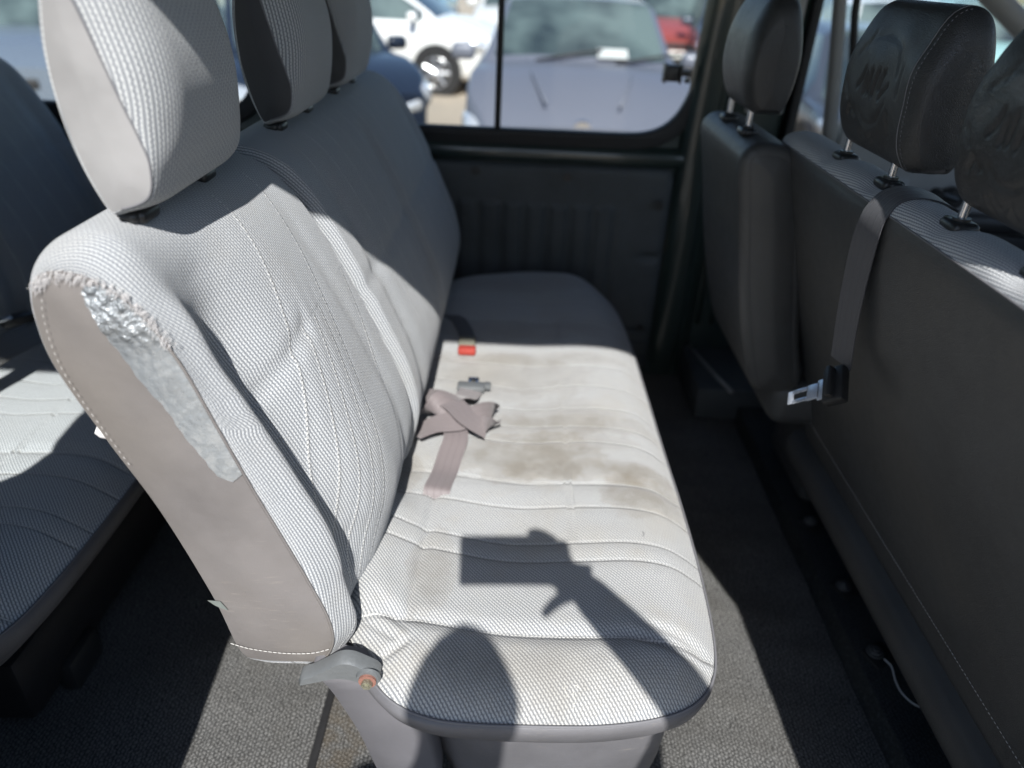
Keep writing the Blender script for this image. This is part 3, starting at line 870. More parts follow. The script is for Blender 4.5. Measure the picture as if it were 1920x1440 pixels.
    # dark stitched seam between cloth and skirt
    sm = MB(); kk = [k for k in range(NK) if Oc[k, 1] < 1.9 and Oc[k, 0] > -0.19]
    sm.tube([(Oc[k, 0] + Nn[k, 0] * .0015, Oc[k, 1] + Nn[k, 1] * .0015, 0.3325) for k in range(4, 300, 2)], 0.0019, 6)
    sm.build("seam_cord", M['thread_d'], cush, smooth=True)
    # recliner bracket
    br = MB()
    pr = crom([(-0.256, 0.346), (-0.240, 0.355), (-0.222, 0.368), (-0.200, 0.384), (-0.182, 0.386), (-0.164, 0.377), (-0.148, 0.366), (-0.143, 0.354), (-0.150, 0.343), (-0.168, 0.341), (-0.200, 0.348), (-0.235, 0.337), (-0.258, 0.330)], 60, True); pr = np.array([-0.158, 0.3585]) + (pr - np.array([-0.158, 0.3585])) * 0.88
    n = len(pr); v0 = [(a, 0.571, b_) for a, b_ in pr]; v1 = [(a, 0.566, b_) for a, b_ in insetpoly(pr, 0.003)]; v2 = [(a, 0.585, b_) for a, b_ in pr]
    br.add(v2 + v0 + v1, [(i, (i + 1) % n, n + (i + 1) % n, n + i) for i in range(n)] + [(n + i, n + (i + 1) % n, 2 * n + (i + 1) % n, 2 * n + i) for i in range(n)] + [tuple(range(2 * n, 3 * n))])
    brk = br.build("recliner_bracket", M['bracket'], b, auto=50)
    rg = MB(); rg.cyl((-0.158, 0.5640, 0.3585), (0, 1, 0), 0.0138, 0.005, 32, 0.0155); rg.build("washer", M['bracket'], brk, auto=40)
    rg = MB(); rg.cyl((-0.158, 0.5605, 0.3585), (0, 1, 0), 0.0108, 0.004, 32); rg.build("orange_ring", M['orange'], brk, auto=40)
    rg = MB(); rg.cyl((-0.158, 0.5565, 0.3585), (0, 1, 0), 0.0068, 0.008, 6); rg.cyl((-0.158, 0.553, 0.3585), (0, 1, 0), 0.0035, 0.005, 12); rg.build("bolt", M['bolt'], brk)
    # mauve side plate below the bracket, running down beside the skirt
    sp = MB()
    prs = crom([(-0.232, 0.350), (-0.18, 0.345), (-0.13, 0.335), (-0.100, 0.31), (-0.085, 0.22), (-0.075, 0.09), (-0.12, 0.04), (-0.155, 0.10), (-0.185, 0.22), (-0.212, 0.30)], 60, True)
    n = len(prs); v0 = [(a, 0.586 , b_) for a, b_ in prs]; v1 = [(a, 0.578, b_) for a, b_ in insetpoly(prs, 0.006)]; v2 = [(a, 0.62, b_) for a, b_ in prs]
    sp.add(v2 + v0 + v1, [(i, (i + 1) % n, n + (i + 1) % n, n + i) for i in range(n)] + [(n + i, n + (i + 1) % n, 2 * n + (i + 1) % n, 2 * n + i) for i in range(n)] + [tuple(range(2 * n, 3 * n))])
    sp.build("side_plate", M['side_plate'], b, auto=60)
    # base and feet
    bs = MB(); bs.box((0.03, 1.25, 0.10), (0.34, 1.15, 0.14), 0.02); bs.build("base_frame", M['darkmetal'], b, auto=40)
    for (fx, fy) in ((-0.235, 0.80), (-0.235, 1.75), (0.2, 0.80), (0.2, 1.75)):
        ft = MB(); ft.box((fx, fy, 0.035), (0.035, 0.09, 0.07), 0.012); ft.build("foot", M['plastic_black'], b, auto=40)
    # side lever behind the backrest, with its pale tip
    lv = MB(); lv.tube([(-0.38, 0.66, 0.62), (-0.425, 0.645, 0.648), (-0.446, 0.638, 0.660), (-0.4515, 0.636, 0.663)], [0.005, 0.0065, 0.0075, 0.004], 12); lv.build("recline_lever", M['white'], b, smooth=True)
    return b, cush, back1, back2, V1, V2, Sr, Oc

bench, cush, back1, back2, V1, V2, Sr, Oc = make_bench(0, True,
    "pale grey cloth bench with taped torn corner, three headrests and stained sunlit cushion")

def child_tree(o): return [c for c in bpy.data.objects if c.parent == o]
def copy_tree(o, shift=Vector((0, 0, 0)), parent=None, skip=()):
    c = o.copy(); COL.objects.link(c)
    if parent is not None:
        c.parent = parent; c.matrix_parent_inverse = o.matrix_parent_inverse.copy()
    else:
        c.location = Vector(o.location) + shift
    for ch in child_tree(o):
        if ch.name.split('.')[0] in skip: continue
        copy_tree(ch, parent=c, skip=skip)
    return c
# third row: same bench without headrests, tape or repairs
bench3 = copy_tree(bench, Vector((-0.938, 0.02, 0)))
for ch in child_tree(bench3):
    if ch.name.startswith('cushion'): ch.data = ch.data.copy(); ch.data.materials[0] = M['cush3']
    if ch.name.startswith('skirt'):
        ch.data = ch.data.copy()
        for v in ch.data.vertices:
            if v.co.z < 0.252: v.co.z = 0.252 + (v.co.z - 0.252) * 0.08
    if ch.name.startswith('side_plate'): bpy.data.objects.remove(ch)
bench3["label"] = "rear bench at the left edge with plain backs and no headrests visible"
for ch in child_tree(bench3):
    if "label" in ch: ch["label"] = "single backrest of the rear row"

# headrests -------------------------------------------------------------
HO = [(-.370, .899), (-.386, .901), (-.407, .95), (-.413, 1.0), (-.411, 1.06), (-.392, 1.122), (-.368, 1.130), (-.338, 1.105), (-.320, 1.058), (-.3145, 1.015), (-.319, .968), (-.328, .938), (-.340, .911)]
HS = [(-.371, .9085), (-.382, .9095), (-.395, .95), (-.402, 1.0), (-.400, 1.05), (-.388, 1.10), (-.378, 1.102), (-.368, 1.08), (-.357, 1.041), (-.347, 1.003), (-.339, .976), (-.334, .950), (-.342, .921)]
def make_headrest(parent, dx, yc, dz, half, fabric, O, S, front=(5, 13), disp=None, depth=0.055, label=None, capmat=None):
    hr, Vh, _ = loft("headrest", [(a + dx, z + dz) for a, z in O], [(a + dx, z + dz) for a, z in S], [(a + dx, z + dz) for a, z in S],
                     yc - half, yc + half, depth, depth, fabric, parent, K=160, ny=70, nend=18, disp=disp)
    cm = capmat or M['vinyl_head']
    Sd = [(a + dx, z + dz) for a, z in S]
    side_cap("side_panel", Sd, yc - half, -1, 0.006, cm, hr, K=160, wr=0.0012)
    side_cap("side_panel", Sd, yc + half, 1, 0.006, cm, hr, K=160)
    return hr

def add_posts(parent, x, yc, z, dy=0.0755, top=0.03, lean=0.0, sgn=1):
    for s in (-1, 1):
        py = yc + s * dy
        po = MB(); po.tube([(x, py, z - 0.01), (x + lean * 0.2, py, z + top + 0.02)], 0.0052, 14); po.build("post", M['chrome'], parent, smooth=True, auto=50)
        cl = MB(); cl.box((x, py, z + 0.004), (0.030, 0.036, 0.014), 0.0058, seg=3); cl.cyl((x, py, z + 0.010), (0, 0, 1), 0.0095, 0.008, 18)
        cl.box((x, py + s * 0.018, z + 0.005), (0.018, 0.012, 0.011), 0.004)
        cl.build("collar", M['plastic_black'], parent, auto=50)

def disp_hr(y, O, arc):
    k = np.arange(len(O)) / len(O) * 13
    fr = sstep(6, 8, k) * (1 - sstep(11, 12.6, k)); return fr * 0.0
for yc in (0.7625, 1.2085, 1.5645):
    hr = make_headrest(bench, 0, yc, 0, 0.115, M['head'], HO, HS, capmat=M['vinyl_head'] if yc < 1 else M['vinyl_head_shade'])  # the two farther headrests get side panels with the shade painted in
    add_posts(hr, -0.376, yc, 0.889)
    # thin dark seam around the vinyl side
    Hs = crom(HS, 160, True)
    sm = MB(); sm.tube([(Hs[k][0], yc - 0.1153, Hs[k][1]) for k in range(60, 160)], 0.0011, 5); sm.build("seam_cord", M['thread_d'], hr, smooth=True)
# the near headrest touches down on a lip of black trim
# ---- duct tape over the torn corner
def side_y(x, z, y0=0.600, bulge=0.007, soft=0.03):
    d = polydist(np.array([x]), np.array([z]), Sr[::2])[0]
    return y0 - bulge * (1 - math.exp(-d / soft))
def tape_patch(name, A, B, n, m, parent, mat, lift=0.0016, wrinkle=0.0055, seed=3):
    A = crom(A, n); B = crom(B, n); vs = []
    r = np.random.default_rng(seed); 
    for i in range(n):
        for j in range(m):
            t = j / (m - 1); x = A[i, 0] * (1 - t) + B[i, 0] * t; z = A[i, 1] * (1 - t) + B[i, 1] * t
            jit = (0.0012 * math.sin(i * 0.35 + seed) + 0.0007 * math.sin(i * 1.1)) * (1 if j == 0 else 0)
            up = 1 - i / (n - 1)
            w = wrinkle * (0.10 + 0.9 * max(0, up - 0.6) / 0.4) * (math.sin(x * 260 + z * 90 + 2 * math.sin(z * 70)) * math.sin(z * 210 - x * 120 + seed)) * math.sin(math.pi * min(max(t, 0.03), 0.97)) ** 0.4
            vs.append((x + jit, side_y(x, z) - lift - abs(w) * 0.9, z))
    return mesh_obj(name, vs, grid_faces(n, m), mat, parent, uv=[(v[0], v[2]) for v in vs])
S_at = lambda z: float(np.interp(z, [c[1] for c in BACK_S[1:11]], [c[0] for c in BACK_S[1:11]]))
edge = [(S_at(z) + 0.001, z) for z in (0.853, 0.835, 0.81, 0.78, 0.745, 0.71, 0.675, 0.655, 0.642)]
inner = [(-0.393, 0.852), (-0.394, 0.832), (-0.385, 0.808), (-0.372, 0.778), (-0.352, 0.738), (-0.336, 0.704), (-0.321, 0.668), (-0.305, 0.640), (-0.292, 0.631)]
tape = tape_patch("duct_tape", inner, edge, 90, 22, back1, M['tape'])
tape["label"] = "crumpled silver tape strip on the torn front edge"
t2 = MB()
for dx_, dz_, dy_ in ((0, 0, 0),):
    P4 = [(-0.3525, 0.447), (-0.337, 0.4465), (-0.329, 0.432), (-0.338, 0.4335), (-0.345, 0.437)]
    t2.add([(a, side_y(a, b_) - 0.0018, b_) for a, b_ in P4], [tuple(range(5))])
t2.build("tape_scrap", plain_mat("dull_tape", (0.16, 0.18, 0.17), 0.5), back1)
# frayed cloth edge
fb = MB()
edgeP = crom([(-0.438, 0.848), (-0.434, 0.852), (-0.425, 0.8585), (-0.405, 0.860), (-0.385, 0.856), (-0.362, 0.844), (-0.345, 0.826), (-0.335, 0.808), (-0.328, 0.792)], 200)
for i in range(420):
    k = int(rng.integers(0, 199)); x, z = edgeP[k]
    x += rng.normal(0, 0.0026); z += rng.normal(0, 0.0026) + 0.001 - 0.002 * math.sin(k * 0.21) * math.sin(k * 0.083)
    y = 0.5985; L = rng.uniform(0.002, 0.007); a = rng.uniform(-2.6, -0.5); a2 = a + rng.normal(0, 0.9)
    p0 = Vector((x, y, z)); p1 = p0 + Vector((math.cos(a) * L * .5, -rng.uniform(0.0005, 0.004), math.sin(a) * L * .5))
    p2 = p1 + Vector((math.cos(a2) * L * .5, rng.uniform(-0.003, 0.001), math.sin(a2) * L * .5))
    fb.tube([p0, p1, p2], [0.00042, 0.00032, 0.00015], 4, cap=False)
fb.build("frayed_edge", M['fibre'], back1)
# little tear in the cushion front
tr = MB()
for (a, b_) in (((0.092, 0.565), (0.098, 0.548)), ((0.098, 0.548), (0.093, 0.535)), ((0.098, 0.572), (0.112, 0.566)), ((0.080, 0.552), (0.074, 0.575))):
    ps = [Vector((a[0] + (b_[0] - a[0]) * t + 0.0015 * math.sin(t * 9), a[1] + (b_[1] - a[1]) * t, 0.0)) for t in np.linspace(0, 1, 6)]
    for p_ in ps: p_.z = 0.356
    tr.tube(ps, [0.0003, 0.0006, 0.0009, 0.0007, 0.0005, 0.0002], 5)
from mathutils.bvhtree import BVHTree
bm_ = bmesh.new(); bm_.from_mesh(cush.data); CT = BVHTree.FromBMesh(bm_); bm_.free()
def cz(x, y):
    h = CT.ray_cast(Vector((x, y, 1)), Vector((0, 0, -1))); return h[0].z if h[0] else 0.36
tr.v = [(0.094 + (v[0] - 0.094) * 0.55, 0.552 + (v[1] - 0.552) * 0.6, v[2]) for v in tr.v]
trv = [(v[0], v[1], cz(v[0], v[1]) + (v[2] - 0.356) * 0.5 + 0.0004) for v in tr.v]; tr.v = trv
tr.build("torn_thread", M['foam'], cush)
# short hair-like thread on the cloth
hp = [(0.212 + 0.003 * math.sin(t * 3), 0.815 + 0.012 * t, cz(0.212, 0.815 + .012 * t) + 0.001) for t in np.linspace(0, 1, 8)]
hh = MB(); hh.tube(hp, 0.0005, 5); hh.build("loose_thread", M['thread_d'], cush)

# ------------------------------------------------------------------ lap belt on the cushion
belt = empty("seat_belt", (-0.09, 1.0, 0.38), "knotted mauve lap belt lying on the middle bench cushion", "seat belt", "seat belts")
W = 0.044
def on_c(x, y, h=0.003): return (x, y, cz(x, y) + h)
def curve_pts(P, n): return [tuple(p) for p in crom(P, n)]
st = MB()
A = [on_c(-0.112, 0.905, -0.004), on_c(-0.112, 0.915, 0.009), on_c(-0.110, 0.93, 0.008), on_c(-0.104, 0.97, 0.004), on_c(-0.098, 1.01, 0.006), on_c(-0.092, 1.045, 0.016), on_c(-0.100, 1.075, 0.020), on_c(-0.125, 1.10, 0.012)]
A = curve_pts(A, 40); st.ribbon(A, (1, 0.1, 0), W)
Bp = curve_pts([on_c(-0.165, 1.04, 0.02), on_c(-0.13, 1.065, 0.030), on_c(-0.09, 1.075, 0.034), on_c(-0.05, 1.10, 0.036), on_c(-0.032, 1.125, 0.024), on_c(-0.055, 1.14, 0.014), on_c(-0.09, 1.15, 0.018)], 40)
wd = [Vector((0.3, 1, 0.25 * math.sin(i / 39 * 5))) for i in range(40)]
st.ribbon(Bp, wd, W)
Cp = curve_pts([on_c(-0.165, 1.16, 0.034), on_c(-0.135, 1.14, 0.046), on_c(-0.10, 1.11, 0.048), on_c(-0.075, 1.075, 0.042), on_c(-0.045, 1.065, 0.030), on_c(-0.028, 1.09, 0.018)], 40)
st.ribbon(Cp, [Vector((0.8, 0.9, 0.2 * math.cos(i / 39 * 4))) for i in range(40)], W)
Dp = curve_pts([on_c(-0.17, 1.12, 0.015), on_c(-0.14, 1.10, 0.040), on_c(-0.11, 1.13, 0.052), on_c(-0.085, 1.17, 0.030), on_c(-0.078, 1.215, 0.016), on_c(-0.078, 1.235, 0.012)], 40)
st.ribbon(Dp, [Vector((1, 0.5 - i / 60, -0.2)) for i in range(40)], W)
st.build("strap", M['strap_m'], belt, auto=50)
bk = MB(); cz0 = cz(-0.078, 1.24)
bk.box((-0.078, 1.238, cz0 + 0.014), (0.056, 0.026, 0.014), 0.004); bk.box((-0.045, 1.245, cz0 + 0.014), (0.014, 0.018, 0.012), 0.003)
bk.build("belt_adjuster", M['bracket'], belt, auto=40)
bk = MB(); R_ = Matrix.Rotation(0.0, 3, 'Z')
bk.box((-0.083, 1.262, cz0 + 0.012), (0.006, 0.032, 0.003), 0.001); bk.box((-0.067, 1.262, cz0 + 0.012), (0.006, 0.032, 0.003), 0.001); bk.box((-0.075, 1.277, cz0 + 0.012), (0.022, 0.006, 0.003), 0.001)
bk.build("tongue", M['chrome'], belt, auto=40)
b2 = empty("belt_buckle", (-0.100, 1.41, 0.38), "small buckle with red release button near the shadow edge on the middle cushion", "buckle")
zc = cz(-0.100, 1.41)
q_ = MB(); q_.box((-0.100, 1.432, zc + 0.009), (0.038, 0.045, 0.018), 0.005); q_.build("buckle_body", plain_mat("olive_plastic", (0.16, 0.155, 0.12), 0.5), b2, auto=40)
q_ = MB(); q_.box((-0.098, 1.396, zc + 0.009), (0.040, 0.024, 0.017), 0.005); q_.build("release_button", M['red'], b2, auto=40)
q_ = MB(); q_.ribbon([(-0.100, 1.450, zc + 0.008), (-0.110, 1.50, zc + 0.006), (-0.13, 1.56, zc + 0.004), (-0.16, 1.60, zc - 0.0)], (1, 0.3, 0), 0.036); q_.build("strap", M['strap_b'], b2, auto=40)
# third-row belt
b3 = empty("seat_belt", (-1.05, 1.3, 0.40), "dark grey shiny belt strap lying across the rear bench at the left edge", "seat belt", "seat belts")
q_ = MB(); q_.ribbon(curve_pts([(-1.02, 1.03, 0.425), (-1.00, 1.11, 0.440), (-0.985, 1.20, 0.440), (-0.975, 1.28, 0.432), (-0.97, 1.36, 0.415), (-0.98, 1.43, 0.395)], 30), (0.62, 0.0, -0.6), 0.05); q_.build("strap", strap_mat("grey_webbing", (0.09, 0.088, 0.085), 0.35), b3, auto=50)
q_ = MB(); q_.box((-1.015, 1.30, 0.455), (0.06, 0.035, 0.02), 0.006, Matrix.Rotation(0.9, 3, 'Z')); q_.build("belt_adjuster", M['plastic_black'], b3, auto=40)
q_ = MB(); q_.box((-1.02, 1.27, 0.470), (0.03, 0.022, 0.004), 0.001, Matrix.Rotation(0.9, 3, 'Z')); q_.build("tongue", M['chrome'], b3, auto=40)

# ------------------------------------------------------------------ front bench
fbn = empty("bench_seat", (0.7, 0.85, 0), "front bench seen from behind, black vinyl back with patterned cloth top and belt over it", "bench seat", "rows of bench seats in the van")
FO = [(.680, .235), (.655, .25), (.636, .31), (.592, .45), (.538, .60), (.486, .76), (.461, .845), (.4565, .872), (.466, .888), (.490, .894), (.520, .888), (.545, .862), (.575, .80), (.63, .65), (.675, .50), (.71, .36), (.71, .26)]
FS = inset_ctrl(FO, 0.016)
def disp_fb(y, O, arc):
    k = np.arange(len(O)) / len(O) * 17
    rear = sstep(2, 2.6, k) * (1 - sstep(6, 6.8, k)); z = O[:, 1]
    d = 0.004 * np.exp(-((y - 0.85) / 0.3) ** 2) * rear
    d = d + 0.0018 * np.sin(y * 12 + z * 9) * rear
    d = d - 0.004 * np.exp(-((y - 0.945) / 0.03) ** 2) * sstep(7.0, 8, k) * (1 - sstep(10, 11, k))
    top = sstep(7.0, 8, k) * (1 - sstep(10.5, 11.5, k))
    for cy_ in (0.953, 1.104, 0.6245, 0.775): d = d - 0.005 * np.exp(-((y - cy_) / 0.022) ** 2) * top
    return d
KF = 220
split0, split1 = int(KF * 7.05 / 17), int(KF * 12.5 / 17)
bp, VF, arcF = loft("back_panel", FO, FS, FS, 0.34, 1.315, 0.020, 0.045, M['vinyl_black'], fbn, K=KF, ny=150, nend=14, disp=disp_fb, rows=lambda k: not (split0 <= k < split1))
ft, _, _ = loft("cloth_top", FO, FS, FS, 0.34, 1.315, 0.020, 0.045, M['top'], fbn, K=KF, ny=190, nend=14, disp=disp_fb, rows=lambda k: split0 <= k < split1)
side_cap("side_panel", FS, 1.315, 1, 0.004, M['vinyl_black'], bp, K=KF)
side_cap("side_panel", FS, 0.34, -1, 0.004, M['vinyl_black'], bp, K=KF)
# seam cord and stitch rows on the vinyl
ns = VF.shape[0]
sm = MB(); sm.tube([tuple(VF[j, split0]) for j in range(0, ns)], 0.0015, 5); sm.build("seam_cord", M['thread_d'], bp, smooth=True)
kb = int(KF * 2.15 / 17)
line = [Vector(VF[j, kb]) + Vector((-0.0012, 0, 0)) for j in range(0, ns)]
th = stitches(line, 0.0006, 0.0065, 0.55); th.build("stitching", M['thread'], bp)
# lower shell and base
ls = MB()
prof = [(0.655, 0.262), (0.638, 0.256), (0.626, 0.238), (0.627, 0.205), (0.640, 0.180), (0.66, 0.168), (1.12, 0.168), (1.16, 0.20), (1.17, 0.30), (1.14, 0.33), (0.70, 0.33)]
ysx = np.linspace(0.34, 1.315, 30); vs = []
for y in ysx: vs += [(a, y, b_) for a, b_ in prof]
n = len(prof); f_ = grid_faces(len(ysx), n, True) + [tuple(range(n)), tuple((len(ysx) - 1) * n + k for k in range(n))[::-1]]
ls.add(vs, f_); ls.build("lower_shell", M['vinyl_black'], fbn, auto=60)
bs = MB(); bs.box((0.92, 0.83, 0.112), (0.36, 0.8, 0.11), 0.01); bs.build("base_frame", M['darkmetal'], fbn, auto=40)
cf = MB(); cf.box((0.93, 0.83, 0.375), (0.42, 0.95, 0.09), 0.035, seg=4); cf.build("cushion", M['top'], fbn, auto=60)

FHO = [(.508, .913), (.486, .917), (.470, .945), (.461, .985), (.464, 1.04), (.484, 1.088), (.508, 1.101), (.532, 1.090), (.547, 1.05), (.553, 1.0), (.549, .95), (.538, .918), (.524, .913)]
FHS = [(a + (0.004 if a < 0.5 else -0.004) * (z > 1.03), z - 0.035 * max(0, z - 1.0) / 0.1) for a, z in inset_ctrl(FHO, 0.016)]
CRE = [([(1.085, 1.045), (1.078, 1.06)], 0.5), ([(0.98, 0.93), (1.0, 0.925), (1.02, 0.93)], 0.6), ([(0.96, 1.0), (0.965, 1.03)], 0.5), ([(1.05, 0.94), (1.035, 0.932), (1.02, 0.94)], 0.6), ([(1.10, 0.98), (1.112, 0.995)], 0.6), ([(1.075, 0.996), (1.067, 1.006), (1.064, 1.018)], 1), ([(1.055, 0.99), (1.052, 1.012)], 1), ([(1.045, 0.992), (1.040, 1.018)], 1), ([(1.030, 0.99), (1.022, 1.02)], 1), ([(1.012, 1.0), (1.008, 1.02)], 1),
       ([(1.10, 1.035), (1.07, 1.058), (1.03, 1.062), (0.99, 1.05), (0.975, 1.02)], 0.9), ([(1.06, 0.966), (1.045, 0.955), (1.02, 0.955), (1.0, 0.965), (0.985, 0.985)], 1.0),
       ([(1.09, 0.968), (1.08, 0.958)], 1), ([(1.10, 0.955), (1.088, 0.965), (1.075, 0.96)], 0.9), ([(1.005, 0.99), (0.99, 1.005)], 1), ([(1.02, 0.935), (1.012, 0.925)], 0.8), ([(1.06, 0.935), (1.05, 0.925)], 0.8), ([(0.975, 0.975), (0.968, 0.95)], 0.7)]
CRS = [([tuple(q) for q in crom(pl_, 9)] if len(pl_) > 2 else pl_, s_ * (0.45 if len(pl_) > 4 else 1.0)) for pl_, s_ in CRE]
def creases(dyc):
    def disp(y, O, arc):
        k = np.arange(len(O)) / len(O) * 13
        rear = sstep(1.0, 1.8, k) * (1 - sstep(4.2, 5.0, k)); z = O[:, 1]; d = np.zeros(len(O))
        yl = y - dyc
        for pl_, s_ in CRS:
            for a, b_ in zip(pl_[:-1], pl_[1:]):
                ab = np.array(b_) - np.array(a); L = ab @ ab
                t_ = np.clip(((yl - a[0]) * ab[0] + (z - a[1]) * ab[1]) / L, 0, 1)
                dd = np.hypot(yl - a[0] - t_ * ab[0], z - a[1] - t_ * ab[1])
                d = np.minimum(d, -0.0034 * s_ * np.exp(-(dd / 0.0038) ** 2))
        d = d + 0.0015 * np.sin(yl * 60 + 2) * np.sin(z * 75)
        return d * rear
    return disp
for nm, yc, dyc in (("a", 1.012, -0.015), ("b", 0.684, -0.338)):
    hr, Vh, _ = loft("headrest", FHO, FHS, FHS, yc - 0.120, yc + 0.120, 0.034, 0.036, M['vinyl_hr'], fbn, K=240, ny=110, nend=14, disp=creases(dyc))
    hr["label"] = "creased black vinyl headrest"
    side_cap("side_panel", FHS, yc - 0.120, -1, 0.006, M['vinyl_hr'], hr, K=240, wr=0.0008)
    side_cap("side_panel", FHS, yc + 0.120, 1, 0.006, M['vinyl_hr'], hr, K=240)
    j = 12
    pts = [Vector(Vh[j, k]) for k in range(10, 110)]
    sg = MB(); sg.tube(pts, 0.0009, 5); sg.build("seam_cord", M['thread_d'], hr, smooth=True)
    pts = [Vector(Vh[j - 2, k]) + Vector((-0.0006, -0.0004, 0)) for k in range(10, 110)]
    stitches(pts, 0.0006, 0.0055, 0.5).build("stitching", M['thread_d'], hr)
    add_posts(hr, 0.490, yc + 0.0165, 0.886, top=0.03)

# hanging belt ----------------------------------------------------------
hb = empty("seat_belt", (0.45, 0.93, 0.85), "black belt hanging over the front bench back with bright metal tongue", "seat belt", "seat belts")
q_ = MB()
P = curve_pts([(0.585, 0.850, 0.80), (0.562, 0.862, 0.852), (0.535, 0.875, 0.884), (0.500, 0.886, 0.8965), (0.468, 0.888, 0.892), (0.4505, 0.885, 0.872), (0.4475, 0.886, 0.845), (0.460, 0.908, 0.785), (0.4755, 0.925, 0.706), (0.488, 0.930, 0.632)], 70)
q_.ribbon(P, [Vector((0.0, 1, 0.05)).lerp(Vector((-0.24, 0.97, 0.06)), min(1, max(0, (i - 26) / 26))) for i in range(70)], 0.047, 0.0013)
q_.build("strap", M['strap_b'], hb, auto=50)
def obb(mb, c, ax, ay, az, d, bev): 
    R = Matrix((ax, ay, az)).transposed(); mb.box(c, d, bev, R)
ax = Vector((-0.42, 0.90, -0.05)).normalized()            # tongue direction (towards image left)
# frame: long axis from buckle to tongue tip
tip = Vector((0.432, 0.949, 0.554)); hub = Vector((0.478, 0.899, 0.612))
ex = (tip - hub).normalized(); ez = Vector((-0.55, -0.35, 0.75)); ez = (ez - ex * ez.dot(ex)).normalized(); ey = ez.cross(ex)
q_ = MB(); obb(q_, hub + ex * 0.004, ex, ey, ez, (0.034, 0.058, 0.018), 0.004); obb(q_, hub + ex * 0.004 + ez * 0.012, ex, ey, ez, (0.010, 0.050, 0.016), 0.003)
tg = q_.build("tongue_cover", M['plastic_black'], hb, auto=40)
q_ = MB()
def bar(a, b_, w, mb=q_, th=0.0028): obb(mb, hub + ex * (a + b_) / 2 + ey * w[0], ex, ey, ez, (b_ - a, w[1], th), 0.0009)
bar(0.018, 0.034, (0, 0.034)); bar(0.030, 0.052, (0, 0.026)); bar(0.050, 0.078, (0.0085, 0.0065)); bar(0.050, 0.078, (-0.0085, 0.0065)); bar(0.076, 0.086, (0, 0.0215))
q_.build("tongue", M['plated'], hb, auto=40)

# ------------------------------------------------------------------ folding single seat on the far side
js = empty("single_seat", (0.45, 1.42, 0), "single black vinyl seat with headrest beside the far window pillar", "seat")
JO = [(.53, .395), (.49, .405), (.462, .47), (.425, .60), (.395, .75), (.377, .835), (.381, .862), (.400, .876), (.43, .878), (.465, .866), (.49, .82), (.52, .70), (.56, .52), (.585, .43), (.57, .40)]
JS = inset_ctrl(JO, 0.018)
jb, _, _ = loft("backrest", JO, JS, JS, 1.235, 1.58, 0.02, 0.03, M['vinyl_black'], js, K=160, ny=60)
side_cap("side_panel", JS, 1.235, -1, 0.012, M['vinyl_black'], jb, K=160); side_cap("side_panel", JS, 1.58, 1, 0.01, M['vinyl_black'], jb, K=160)
jh, _, _ = loft("headrest", [(a - 0.085, z - 0.002) for a, z in FHO], [(a - 0.085, z - 0.002) for a, z in FHS], [(a - 0.085, z - 0.002) for a, z in FHS], 1.295, 1.505, 0.045, 0.045, M['vinyl_hr'], js, K=160, ny=50)
side_cap("side_panel", [(a - 0.085, z - 0.002) for a, z in FHS], 1.295, -1, 0.008, M['vinyl_hr'], jh, K=160)
side_cap("side_panel", [(a - 0.085, z - 0.002) for a, z in FHS], 1.505, 1, 0.008, M['vinyl_hr'], jh, K=160)
add_posts(jh, 0.405, 1.40, 0.876, dy=0.0675)
jc = MB(); jc.box((0.72, 1.41, 0.36), (0.36, 0.34, 0.10), 0.03, seg=3); jc.box((0.78, 1.41, 0.19), (0.20, 0.24, 0.24), 0.02)
jc.build("seat_base", M['vinyl_black'], js, auto=50)

# cab seat glimpsed past the front bench
cs = empty("single_seat", (1.25, 1.45, 0), "dark cloth cab seat glimpsed behind the front headrests", "seat")
CO = [(1.30, .30), (1.27, .34), (1.24, .45), (1.20, .58), (1.17, .68), (1.175, .71), (1.20, .725), (1.24, .70), (1.29, .60), (1.34, .45), (1.38, .32), (1.35, .30)]
c1, _, _ = loft("backrest", CO, inset_ctrl(CO, .02), inset_ctrl(CO, .02), 1.12, 1.60, .03, .03, plain_mat("navy_cloth", (0.035, 0.045, 0.07), 0.9), cs, K=120, ny=40)
side_cap("side_panel", inset_ctrl(CO, .02), 1.12, -1, .01, M['vinyl_black'], c1, K=120)
cc = MB(); cc.box((1.48, 1.36, 0.30), (0.42, 0.48, 0.14), 0.04, seg=3); cc.box((1.48, 1.36, 0.14), (0.36, 0.4, 0.16), 0.02); cc.build("seat_base", M['vinyl_black'], cs, auto=50)

# ------------------------------------------------------------------ floor bolts and the wire
for i, (x, y, lab) in enumerate(((0.690, 0.883, "hex bolt with a loose white wire on the raised platform"), (0.694, 1.045, "hex bolt on the platform, middle of the three beside the front bench"),
                                 (0.693, 1.240, "hex bolt on the platform, farthest from the white wire"))):
    e = empty("floor_bolt", (x, y, 0.056), lab, "bolt", "bolts along the front bench platform")
    q_ = MB(); q_.box((x + 0.008, y - 0.004, 0.059), (0.052, 0.042, 0.005), 0.002, Matrix.Rotation(0.4, 3, 'Z')); q_.build("plate", M['plastic_black'], e, auto=40)
    q_ = MB(); q_.cyl((x, y, 0.066), (0, 0, 1), 0.011, 0.008, 6); q_.cyl((x, y, 0.0635), (0, 0, 1), 0.015, 0.003, 24); q_.cyl((x, y, 0.072), (0, 0, 1), 0.006, 0.004, 16); q_.build("bolt_head", M['boltdark'], e, auto=40)
q_ = MB()
zf = 0.06
q_.tube(curve_pts([(0.700, 0.868, zf + .004), (0.707, 0.852, zf + .003), (0.703, 0.826, zf), (0.703, 0.802, zf), (0.713, 0.782, zf), (0.731, 0.772, zf), (0.748, 0.775, zf), (0.757, 0.785, zf), (0.760, 0.794, zf + .006), (0.768, 0.797, zf + .01)], 60), 0.0014, 8)
